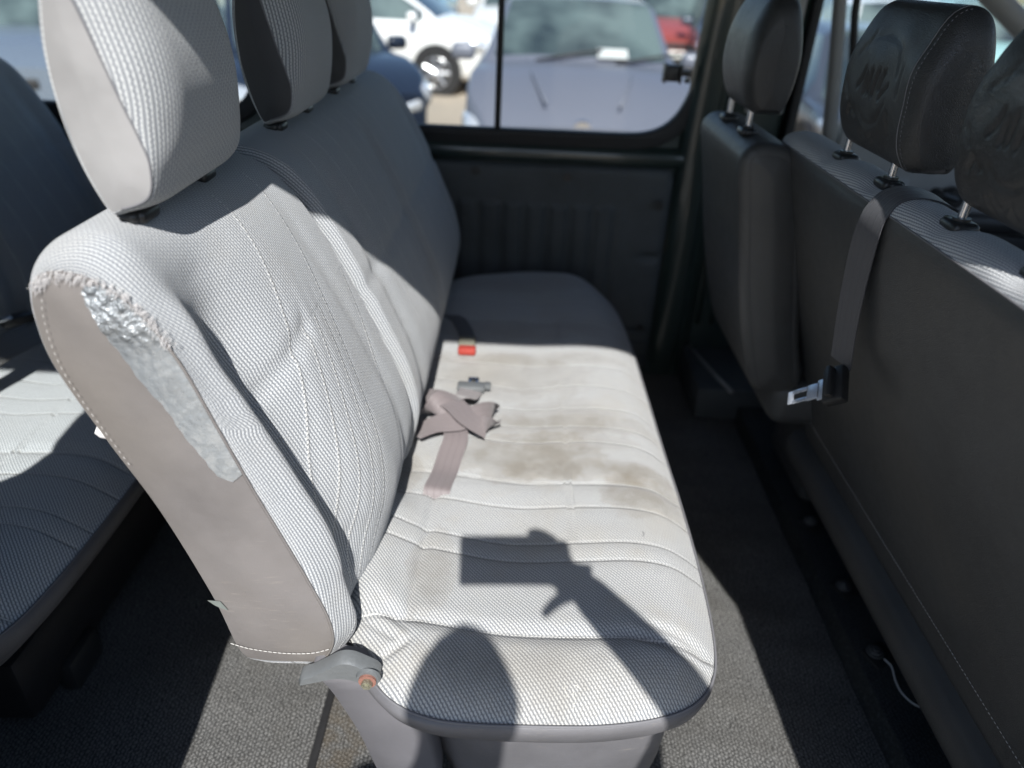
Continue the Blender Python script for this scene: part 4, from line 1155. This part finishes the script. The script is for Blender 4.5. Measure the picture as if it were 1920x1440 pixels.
q_.tube(curve_pts([(0.737, 0.806, zf), (0.740, 0.822, zf), (0.750, 0.834, zf + .004), (0.765, 0.838, zf + .006)], 20), 0.0014, 8)
tag(q_.build("wire", M['white'], smooth=True), "thin white looped wire lying under the front bench edge", "wire")

#@@OUTSIDE
# ------------------------------------------------------------------ cars outside
def gl_mat():
    m, nt, p = new_mat("car_glass")
    oc = coords(nt)
    p.inputs["Roughness"].default_value = 0.04
    b = mixc(nt, noise(nt, oc, 1.3, 3, 0.5).smooth(0.40, 0.68), (0.016, 0.024, 0.028), (0.10, 0.135, 0.13))
    nt.links.new(b, p.inputs["Base Color"])
    p.inputs["Specular IOR Level"].default_value = 0.9
    return m
M['carglass'] = gl_mat()
M['lamp'] = plain_mat("headlamp_lens", (0.62, 0.64, 0.66), 0.12, 0.5, 0, 30, 0.8, 0.8)
M['tail'] = plain_mat("tail_lamp_red", (0.45, 0.02, 0.015), 0.2, 0, 0, 30, 0.6, 0.6)
M['tyre'] = plain_mat("tyre_rubber", (0.02, 0.02, 0.021), 0.8, 0, 0.3, 60)
M['rim'] = plain_mat("alloy_rim", (0.52, 0.53, 0.55), 0.3, 0.8, 0, 30)
M['plate'] = plain_mat("number_plate", (0.72, 0.72, 0.68), 0.5)
CARGRP = "cars parked in the lot outside the windows"
def make_car(name, x, y, ang, paint, label, L=4.1, Wd=1.70, H=1.48, hood=0.98, cab=(0.27, 0.40, 0.80, 0.97), cat="car"):
    """ang: heading, degrees from +x; cab = where windscreen foot / roof front / roof rear / rear window foot sit along the length"""
    r = empty(name, (0, 0, 0), label, cat, CARGRP)
    def W2(u): # half width along the length
        return Wd / 2 * (1 - 0.16 * (1 - sstep(0, 0.10, u)) - 0.10 * sstep(0.92, 1.0, u))
    belt = hood - 0.03
    us = np.unique(np.concatenate([np.linspace(0, 1, 50), cab]))
    ring = []
    for u in us:
        w = float(W2(u)); nose = float(1 - sstep(0, 0.05, u)); tail = float(sstep(0.965, 1.0, u))
        hd = 0.66 + (hood - 0.66) * float(sstep(-0.02, cab[0] * 0.9, u)) ** 0.38
        if u > cab[3]: hd = hood - 0.05
        if u <= cab[0] or u >= cab[3]: top = hd; rw = w * 0.86
        elif u < cab[1]: t = (u - cab[0]) / (cab[1] - cab[0]); top = hd + (H - hd) * t ** 0.86; rw = w * (0.86 - 0.14 * t)
        elif u <= cab[2]: t = (u - cab[1]) / (cab[2] - cab[1]); top = H + 0.02 * math.sin(math.pi * t); rw = w * 0.72
        else: t = (u - cab[2]) / (cab[3] - cab[2]); top = H + (hood - 0.05 - H) * t ** 1.3; rw = w * (0.72 + 0.12 * t)
        b = min(belt, top - 0.012)
        z0 = 0.22 + 0.06 * nose + 0.08 * tail
        pts = [(0, z0), (w * 0.88, z0), (w * 0.965, 0.30), (w * 0.985, 0.5), (w, 0.66 if b > 0.7 else b * 0.9), (w * 0.975, b * 0.97), (w * 0.94, b), (rw * 1.03, max(b + 0.004, top - 0.055)), (rw * 0.93, max(b + 0.008, top - 0.008)), (rw * 0.5, top + 0.012), (0, top + 0.016)]
        full = [(-a, b_) for a, b_ in pts[::-1]][:-1] + pts
        ring.append([(L / 2 - u * L, a, b_) for a, b_ in full])
    n = len(ring[0]); V_ = [p for rr in ring for p in rr]
    parts = {'body': [], 'windscreen': [], 'rear_window': [], 'side_window': [], 'side_window2': []}
    for i in range(len(us) - 1):
        um = (us[i] + us[i + 1]) / 2
        for k in range(n - 1):
            f = (i * n + k, i * n + k + 1, (i + 1) * n + k + 1, (i + 1) * n + k)
            # ring index of side glass: between belt (6) and shoulder (7)
            kk = k if k >= 10 else 19 - k
            key = 'body'
            if kk == 16 and cab[0] + 0.045 < um < cab[3] - 0.05 and not (0.565 < um < 0.59): key = 'side_window' if k >= 10 else 'side_window2'
            if kk <= 0: pass
            top_face = k in (2, 3) or k in (n - 5, n - 4)
            parts[key].append(f)
    # rings: the top faces are the last ones on either side of centre
    body = parts['body']; ws = []; rw_ = []; bd = []
    for f in body:
        i = f[0] // n; k = f[0] % n; um = (us[i] + us[i + 1]) / 2
        top_face = 0 <= k <= 1 or k >= n - 3
        if top_face and cab[0] + 0.006 < um < cab[1] - 0.006: ws.append(f)
        elif top_face and cab[2] + 0.01 < um < cab[3] - 0.03: rw_.append(f)
        else: bd.append(f)
    # close nose and tail
    bd.append(tuple(range(n))); bd.append(tuple((len(us) - 1) * n + k for k in range(n))[::-1])
    def sub(fs):
        idx = sorted({v for f in fs for v in f}); mp = {v: i for i, v in enumerate(idx)}
        return [V_[v] for v in idx], [tuple(mp[v] for v in f) for f in fs]
    ca, sa = math.cos(math.radians(ang)), math.sin(math.radians(ang))
    def T(p): return (x + p[0] * ca - p[1] * sa, y + p[0] * sa + p[1] * ca, p[2] - 0.6)
    def mk(nm, fs, mat, lift=0):
        v, f = sub(fs); mb = MB(); mb.add([T(p) for p in v], f)
        return mb.build(nm, mat, r, auto=50)
    b = mk("body", bd, paint)
    if ws: mk("windscreen", ws, M['carglass'])
    if rw_: mk("rear_window", rw_, M['carglass'])
    for key in ('side_window', 'side_window2'):
        if parts[key]: mk("side_window", parts[key], M['carglass'])
    def part(nm, mb, mat, par=r, auto=40):
        mb.v = [T(v) for v in mb.v]; return mb.build(nm, mat, par, auto=auto)
    for sx in (0.195, 0.80):
        for s in (-1, 1):
            wx = L / 2 - sx * L; wy = s * (Wd / 2 - 0.085)
            wc = MB(); wc.cyl((wx, wy + s * 0.015, 0.33), (0, 1, 0), 0.365, 0.20, 32); part("wheel_arch", wc, M['rubber'])
            wh = MB(); wh.tube([(wx, wy - s * 0.09, 0.31), (wx, wy + s * 0.07, 0.31), (wx, wy + s * 0.10, 0.31)], [0.31, 0.31, 0.285], 32); tw = part("wheel", wh, M['tyre'])
            rm = MB(); rm.cyl((wx, wy + s * 0.104, 0.31), (0, 1, 0), 0.055, 0.02, 16)
            for a in range(7):
                an = a * 2 * math.pi / 7
                rm.tube([(wx, wy + s * 0.106, 0.31), (wx + 0.2 * math.cos(an), wy + s * 0.104, 0.31 + 0.2 * math.sin(an))], [0.03, 0.022], 6)
            rm.tube([(wx + 0.205 * math.cos(t_), wy + s * 0.102, 0.31 + 0.205 * math.sin(t_)) for t_ in np.linspace(0, 2 * math.pi, 29)], 0.016, 6)
            part("rim", rm, M['rim'], tw)
    for s in (-1, 1):
        hl = MB()
        pts = []
        for t_ in np.linspace(0, 1, 8):
            pts.append((L / 2 - 0.03 - 0.40 * t_ ** 1.3, s * (Wd / 2 * (0.60 + 0.385 * t_ ** 0.6)), 0.60 + 0.15 * t_))
        hl.tube(pts, [0.05, 0.085, 0.10, 0.105, 0.10, 0.085, 0.06, 0.025], 12); part("headlight", hl, M['lamp'], auto=60)
        tl = MB(); tl.box((-L / 2 + 0.05, s * (Wd / 2 - 0.16), 0.85), (0.12, 0.22, 0.24), 0.04); part("tail_light", tl, M['tail'])
        mr = MB(); mr.box((L / 2 - (cab[0] + 0.07) * L, s * (Wd / 2 + 0.09), belt + 0.06), (0.12, 0.2, 0.13), 0.045, seg=3); part("mirror", mr, paint)
        fg = MB(); fg.cyl((L / 2 - 0.05, s * Wd * 0.33, 0.36), (1, 0, 0), 0.06, 0.06, 16); part("fog_light", fg, M['lamp'])
    gr = MB(); gr.box((L / 2 - 0.012, 0, 0.60), (0.05, Wd * 0.42, 0.10), 0.02); gr.box((L / 2 + 0.0, 0, 0.36), (0.05, Wd * 0.55, 0.13), 0.02); part("grille", gr, M['rubber'])
    np_ = MB(); np_.box((L / 2 + 0.03, 0, 0.47), (0.012, 0.5, 0.11), 0.004); part("number_plate", np_, M['plate'])
    # seats seen through nothing: dashboard paper on the windscreen is added by the caller
    return r, T

def P_(n, c, r=0.28): return paint_mat(n, c, r)
silver_blue = P_("silver_blue_paint", (0.115, 0.125, 0.155), 0.45)
car1, T1 = make_car("parked_car", 0.46, 7.15, -91, silver_blue, "silver blue hatchback facing the van, filling the right pane of the sliding window", L=4.0, Wd=1.72, H=1.48, hood=1.06, cab=(0.255, 0.43, 0.85, 0.985))
# paper lying behind the windscreen and a pale sun stripe at its edge
pp_ = MB()
def on_ws(car, lx, ly): return (lx, ly)
pp_.box((0.93, 0.0, 1.140), (0.12, 0.24, 0.008), 0.0, Matrix.Rotation(math.radians(28), 3, 'Y')); pp_.v = [T1((v[0], v[1] + 0.26, v[2])) for v in pp_.v]
pp_.build("paper", plain_mat("paper", (0.42, 0.44, 0.43), 0.8), car1)
for s_ in (-0.35, 0.28):
    wp = MB(); wp.tube([T1((1.02, s_, 1.075)), T1((0.98, s_ + 0.3, 1.13)), T1((0.95, s_ + 0.52, 1.165))], 0.012, 6); wp.build("wiper", M['rubber'], car1, smooth=True)
for s_ in (-1, 1):
    cr = MB(); cr.tube([T1((1.0, s_ * 0.42, 1.066)), T1((1.5, s_ * 0.36, 1.022)), T1((1.9, s_ * 0.26, 0.90))], 0.010, 6); cr.build("bonnet_crease", silver_blue, car1, smooth=True)
em = MB(); em.cyl(T1((1.985, 0, 0.76)), (0, 1, 0.5), 0.06, 0.02, 20); em.build("badge", M['chrome'], car1, auto=40)
car2, _ = make_car("parked_car", -2.45, 8.15, -62, P_("navy_paint", (0.012, 0.018, 0.032)), "navy car with bright headlight seen beside the bench's far corner", L=4.2, hood=0.96)
car3, _ = make_car("parked_car", -2.45, 12.3, -8, P_("white_paint", (0.78, 0.78, 0.76)), "white car seen from the side with dark front wheel, behind the navy car", L=4.3, H=1.5, hood=1.0, cab=(0.20, 0.40, 0.84, 0.97))
car4, _ = make_car("parked_car", -5.3, 8.9, -76, P_("steel_blue_paint", (0.13, 0.16, 0.20)), "steel blue car at the upper left behind the rear bench", L=4.2)
car5, _ = make_car("parked_car", -4.0, 10.4, -86, P_("mid_grey_paint", (0.28, 0.30, 0.32)), "mid grey car glimpsed between two cloth headrests", L=4.2)
car6, _ = make_car("parked_car", 2.55, 15.8, -88, P_("faded_red_paint", (0.26, 0.06, 0.055)), "red car far off, above the window latch", L=4.0)
car7, _ = make_car("parked_car", 3.75, 14.2, -95, P_("dark_blue_paint", (0.03, 0.04, 0.06)), "dark car with lit headlamp near the slanted window edge", L=4.2)
car8, _ = make_car("parked_car", 5.05, 11.0, -100, P_("pearl_white_paint", (0.74, 0.75, 0.74)), "white car seen in the narrow front quarter window", L=4.2)
car9, _ = make_car("parked_car", 3.3, 7.4, -95, P_("ink_blue_paint", (0.05, 0.06, 0.08)), "ink blue car low in the front quarter window", L=4.0, Wd=1.66, H=1.34, hood=0.86)
i = 0
extra = [(-0.2, 17.5, -90, (0.62, 0.63, 0.62), "white hatchback in the far row, just above the navy car's roof"),
         (-2.6, 19.0, -90, (0.20, 0.33, 0.42), "light blue car in the far row, behind the white side-on car"),
         (4.9, 20.5, -90, (0.55, 0.56, 0.56), "silver car in the far row right of the red one"),
         (0.2, 24.5, -90, (0.70, 0.70, 0.68), "white car in the farthest row behind the silver blue hatchback"),
         (7.4, 13.2, -100, (0.30, 0.50, 0.48), "pale teal car between the quarter window bar and the creased headrest"),
         (7.2, 17.6, -98, (0.10, 0.22, 0.42), "mid blue car behind the pearl white one"),
         (10.2, 13.6, -104, (0.45, 0.58, 0.56), "pale green car right of the creased headrest"),
         (10.0, 19.0, -95, (0.70, 0.72, 0.72), "white van-like car in front of the trees"),
         (13.2, 17.0, -104, (0.12, 0.24, 0.42), "blue car right of the creased headrest, farther back"),
         (-6.9, 12.0, -82, (0.35, 0.40, 0.42), "silver grey car at the far left"),
         (-5.2, 16.5, -90, (0.55, 0.56, 0.55), "pale car behind the steel blue one"),
         (2.4, 21.5, -90, (0.08, 0.08, 0.09), "black car in the far row behind the red one")]
for (x, y, a, c, lab) in extra:
    make_car("parked_car", x, y, a, P_("car_paint", c), lab, L=4.1)

# trees beyond the lot
leafm, nt, p = new_mat("leaf_green")
oc = coords(nt); nt.links.new(mixc(nt, noise(nt, oc, 3, 3), (0.07, 0.11, 0.025), (0.16, 0.22, 0.06)), p.inputs["Base Color"]); p.inputs["Roughness"].default_value = 0.7
bark = plain_mat("bark", (0.10, 0.075, 0.05), 0.9, 0, 0.6, 20)
def tree(x, y, h, rad, label, seed):
    r = np.random.default_rng(seed)
    e = empty("tree", (x, y, -0.6), label, "tree", "trees beyond the car lot")
    tk = MB(); tk.tube([(x, y, -0.6), (x + .05, y, h * 0.2), (x - .05, y + .1, h * 0.5)], [0.16, 0.12, 0.06], 10)
    for k in range(6):
        a = r.uniform(0, 6.28); tk.tube([(x, y, h * 0.1 + 0.1 * k), (x + math.cos(a) * rad * .5, y + math.sin(a) * rad * .5, h * 0.35 + 0.15 * k)], [0.06, 0.02], 6)
    tk.build("trunk", bark, e, smooth=True)
    n = 5200; cl = r.normal(0, 1, (34, 3)); cl /= np.linalg.norm(cl, axis=1)[:, None]; cl *= r.uniform(0.35, 0.95, (34, 1)) * np.array([rad, rad, h * 0.36])
    ci = r.integers(0, 34, n); P = cl[ci] + r.normal(0, 1, (n, 3)) * rad * 0.17 + np.array([x, y, h * 0.32])
    P[:, 2] = np.maximum(P[:, 2], -0.45)
    vs = []; fs = []
    for i in range(n):
        s = r.uniform(0.05, 0.11); a = r.normal(0, 1, 3); a /= np.linalg.norm(a); b = np.cross(a, r.normal(0, 1, 3)); b /= np.linalg.norm(b)
        c = P[i]; vs += [c - a * s, c + b * s * .5, c + a * s, c - b * s * .5]; fs.append((4 * i, 4 * i + 1, 4 * i + 2, 4 * i + 3))
    mesh_obj("crown", vs, fs, leafm, e, smooth=False)
for k, (x, y, h, rad, lab) in enumerate(((13.5, 31, 4.6, 2.3, "yellow green tree above the quarter window bar"), (17.5, 33, 5.0, 2.5, "green tree left of the creased headrest's top"),
                                         (22.5, 32, 4.6, 2.6, "green tree right of the creased headrest's top"), (27.5, 34, 5.0, 2.6, "green tree near the windscreen pillar"))):
    tree(x, y, h, rad, lab, 40 + k)

# ------------------------------------------------------------------ the photographer in the doorway
r_ = Vector((0.99903218, 0.01941072, 0.03947049)); u_ = Vector((-0.04385751, 0.50791393, 0.86029062)); b_ = Vector((-0.00334875, -0.8611891, 0.50827367))
pc = CAMPOS + b_ * 0.0085 + r_ * 0.052 - u_ * 0.018
ph = MB(); ph.box(pc, (0.147, 0.072, 0.0078), 0.0035, Matrix((r_, u_, b_)).transposed(), seg=3)
pho = ph.build("phone", M['plastic_black'], auto=40)
tag(pho, "phone held sideways at the doorway, casting its shadow on the cushion", "phone")
def skin(name, verts, edges, radii, root, mat, parent=None, sub=2):
    me = bpy.data.meshes.new(name); me.from_pydata(verts, edges, []); me.materials.append(mat)
    o = bpy.data.objects.new(name, me); COL.objects.link(o)
    if parent: o.parent = parent; o.matrix_parent_inverse = Matrix.Translation(-parent_world(parent)) if parent.type == 'EMPTY' else Matrix.Identity(4)
    m1 = o.modifiers.new("skin", 'SKIN')
    sk = me.skin_vertices[0].data
    for i, rr in enumerate(radii):
        sk[i].radius = rr if isinstance(rr, tuple) else (rr, rr)
    sk[root].use_root = True
    m1.use_smooth_shade = True
    m2 = o.modifiers.new("sub", 'SUBSURF'); m2.levels = sub; m2.render_levels = sub
    return o
skinm = plain_mat("skin", (0.42, 0.27, 0.20), 0.55)
cloth = plain_mat("shirt_cloth", (0.10, 0.12, 0.16), 0.9, 0, 0.3, 80)
trou = plain_mat("trouser_cloth", (0.05, 0.055, 0.07), 0.9, 0, 0.3, 80)
per = empty("person", (0.03, -0.42, -0.6), "person in dark shirt standing at the open doorway holding up a phone", "person")
V0 = [(0.03, -0.44, 0.28), (0.03, -0.43, 0.50), (0.02, -0.42, 0.74), (0.01, -0.40, 0.92), (0.0, -0.37, 1.02), (0.004, -0.34, 1.06), (0.006, -0.33, 1.115), (0.006, -0.325, 1.172), (0.006, -0.33, 1.225),
      (0.20, -0.40, 0.90), (0.285, -0.30, 0.90), (0.300, -0.145, 0.985), (0.20, -0.065, 1.045), (0.145, -0.015, 1.078),
      (-0.19, -0.41, 0.90), (-0.26, -0.43, 0.62), (-0.25, -0.33, 0.40), (-0.24, -0.27, 0.30),
      (0.12, -0.44, 0.16), (0.13, -0.42, -0.20), (0.13, -0.46, -0.52), (0.13, -0.36, -0.57), (-0.06, -0.44, 0.16), (-0.07, -0.42, -0.20), (-0.07, -0.46, -0.52), (-0.07, -0.36, -0.57)]
E0 = [(0, 1), (1, 2), (2, 3), (3, 4), (4, 5), (5, 6), (6, 7), (7, 8), (3, 9), (9, 10), (10, 11), (11, 12), (12, 13), (3, 14), (14, 15), (15, 16), (16, 17), (0, 18), (18, 19), (19, 20), (20, 21), (0, 22), (22, 23), (23, 24), (24, 25)]
R0 = [(0.15, 0.11), (0.14, 0.10), (0.15, 0.11), (0.15, 0.10), 0.06, 0.062, (0.060, 0.08), (0.062, 0.085), (0.05, 0.06), 0.07, 0.052, 0.045, 0.034, 0.027, 0.07, 0.045, 0.035, 0.027, 0.09, 0.06, 0.045, 0.04, 0.09, 0.06, 0.045, 0.04]
skin("body", V0, E0, R0, 0, skinm, per)
# sleeves, shirt, trousers and hair as children
skin("shirt", [(0.03, -0.44, 0.30), (0.03, -0.43, 0.52), (0.02, -0.42, 0.74), (0.01, -0.40, 0.92), (0.0, -0.385, 0.97), (0.20, -0.40, 0.90), (0.28, -0.31, 0.895), (-0.19, -0.41, 0.90), (-0.25, -0.43, 0.70)],
     [(0, 1), (1, 2), (2, 3), (3, 4), (3, 5), (5, 6), (3, 7), (7, 8)], [(0.17, 0.125), (0.16, 0.12), (0.165, 0.125), (0.165, 0.115), 0.07, 0.082, 0.068, 0.082, 0.06], 0, cloth, per)
skin("trousers", [(0.03, -0.44, 0.30), (0.12, -0.44, 0.14), (0.13, -0.42, -0.20), (0.13, -0.455, -0.50), (-0.06, -0.44, 0.14), (-0.07, -0.42, -0.20), (-0.07, -0.455, -0.50)],
     [(0, 1), (1, 2), (2, 3), (0, 4), (4, 5), (5, 6)], [(0.165, 0.125), 0.105, 0.075, 0.06, 0.105, 0.075, 0.06], 0, trou, per)
hb_ = bmesh.new(); bmesh.ops.create_icosphere(hb_, subdivisions=4, radius=1)
hv = []
for v in hb_.verts:
    c = v.co; k = 1 + 0.02 * math.sin(c.x * 30) * math.sin(c.z * 23)
    hv.append((0.006 + c.x * 0.070 * (1 - 0.25 * max(c.z, 0)) * k, -0.345 + c.y * 0.09 * k, 1.180 + (c.z * 0.095 * k if c.z > -0.5 else -0.05)))
for i_, v in enumerate(hb_.verts): v.index = i_
mesh_obj("hair", hv, [[v.index for v in f.verts] for f in hb_.faces], plain_mat("dark_hair", (0.03, 0.02, 0.015), 0.7, 0, 0.8, 200), per)
hb_.free()
# hand gripping the right end of the phone
def hp_(a, b, c): return tuple(pc + r_ * a + u_ * b + b_ * c)     # along phone, up, towards the person
HV = [(0.145, -0.015, 1.078), hp_(0.085, -0.030, 0.030), hp_(0.075, -0.005, 0.032),
      hp_(0.074, 0.022, 0.026), hp_(0.060, 0.037, 0.016), hp_(0.044, 0.041, 0.004), hp_(0.032, 0.037, -0.006),
      hp_(0.082, 0.018, 0.016), hp_(0.083, 0.020, -0.006), hp_(0.062, 0.018, -0.014), hp_(0.045, 0.016, -0.014),
      hp_(0.084, -0.004, 0.012), hp_(0.084, -0.004, -0.008), hp_(0.064, -0.006, -0.015), hp_(0.048, -0.008, -0.015),
      hp_(0.082, -0.022, 0.012), hp_(0.082, -0.024, -0.008), hp_(0.066, -0.026, -0.014), hp_(0.054, -0.028, -0.014),
      hp_(0.070, -0.046, 0.022), hp_(0.054, -0.058, 0.014), hp_(0.040, -0.072, 0.006)]
HE = [(0, 1), (1, 2), (2, 3), (3, 4), (4, 5), (5, 6), (2, 7), (7, 8), (8, 9), (9, 10), (2, 11), (11, 12), (12, 13), (13, 14), (1, 15), (15, 16), (16, 17), (17, 18), (1, 19), (19, 20), (20, 21)]
HR = [0.024, (0.022, 0.017), (0.020, 0.016), 0.011, 0.0095, 0.0085, 0.007, 0.010, 0.009, 0.008, 0.0065, 0.010, 0.009, 0.008, 0.0065, 0.009, 0.0085, 0.0075, 0.006, 0.009, 0.0075, 0.0055]
skin("hand", HV, HE, HR, 0, skinm, per)
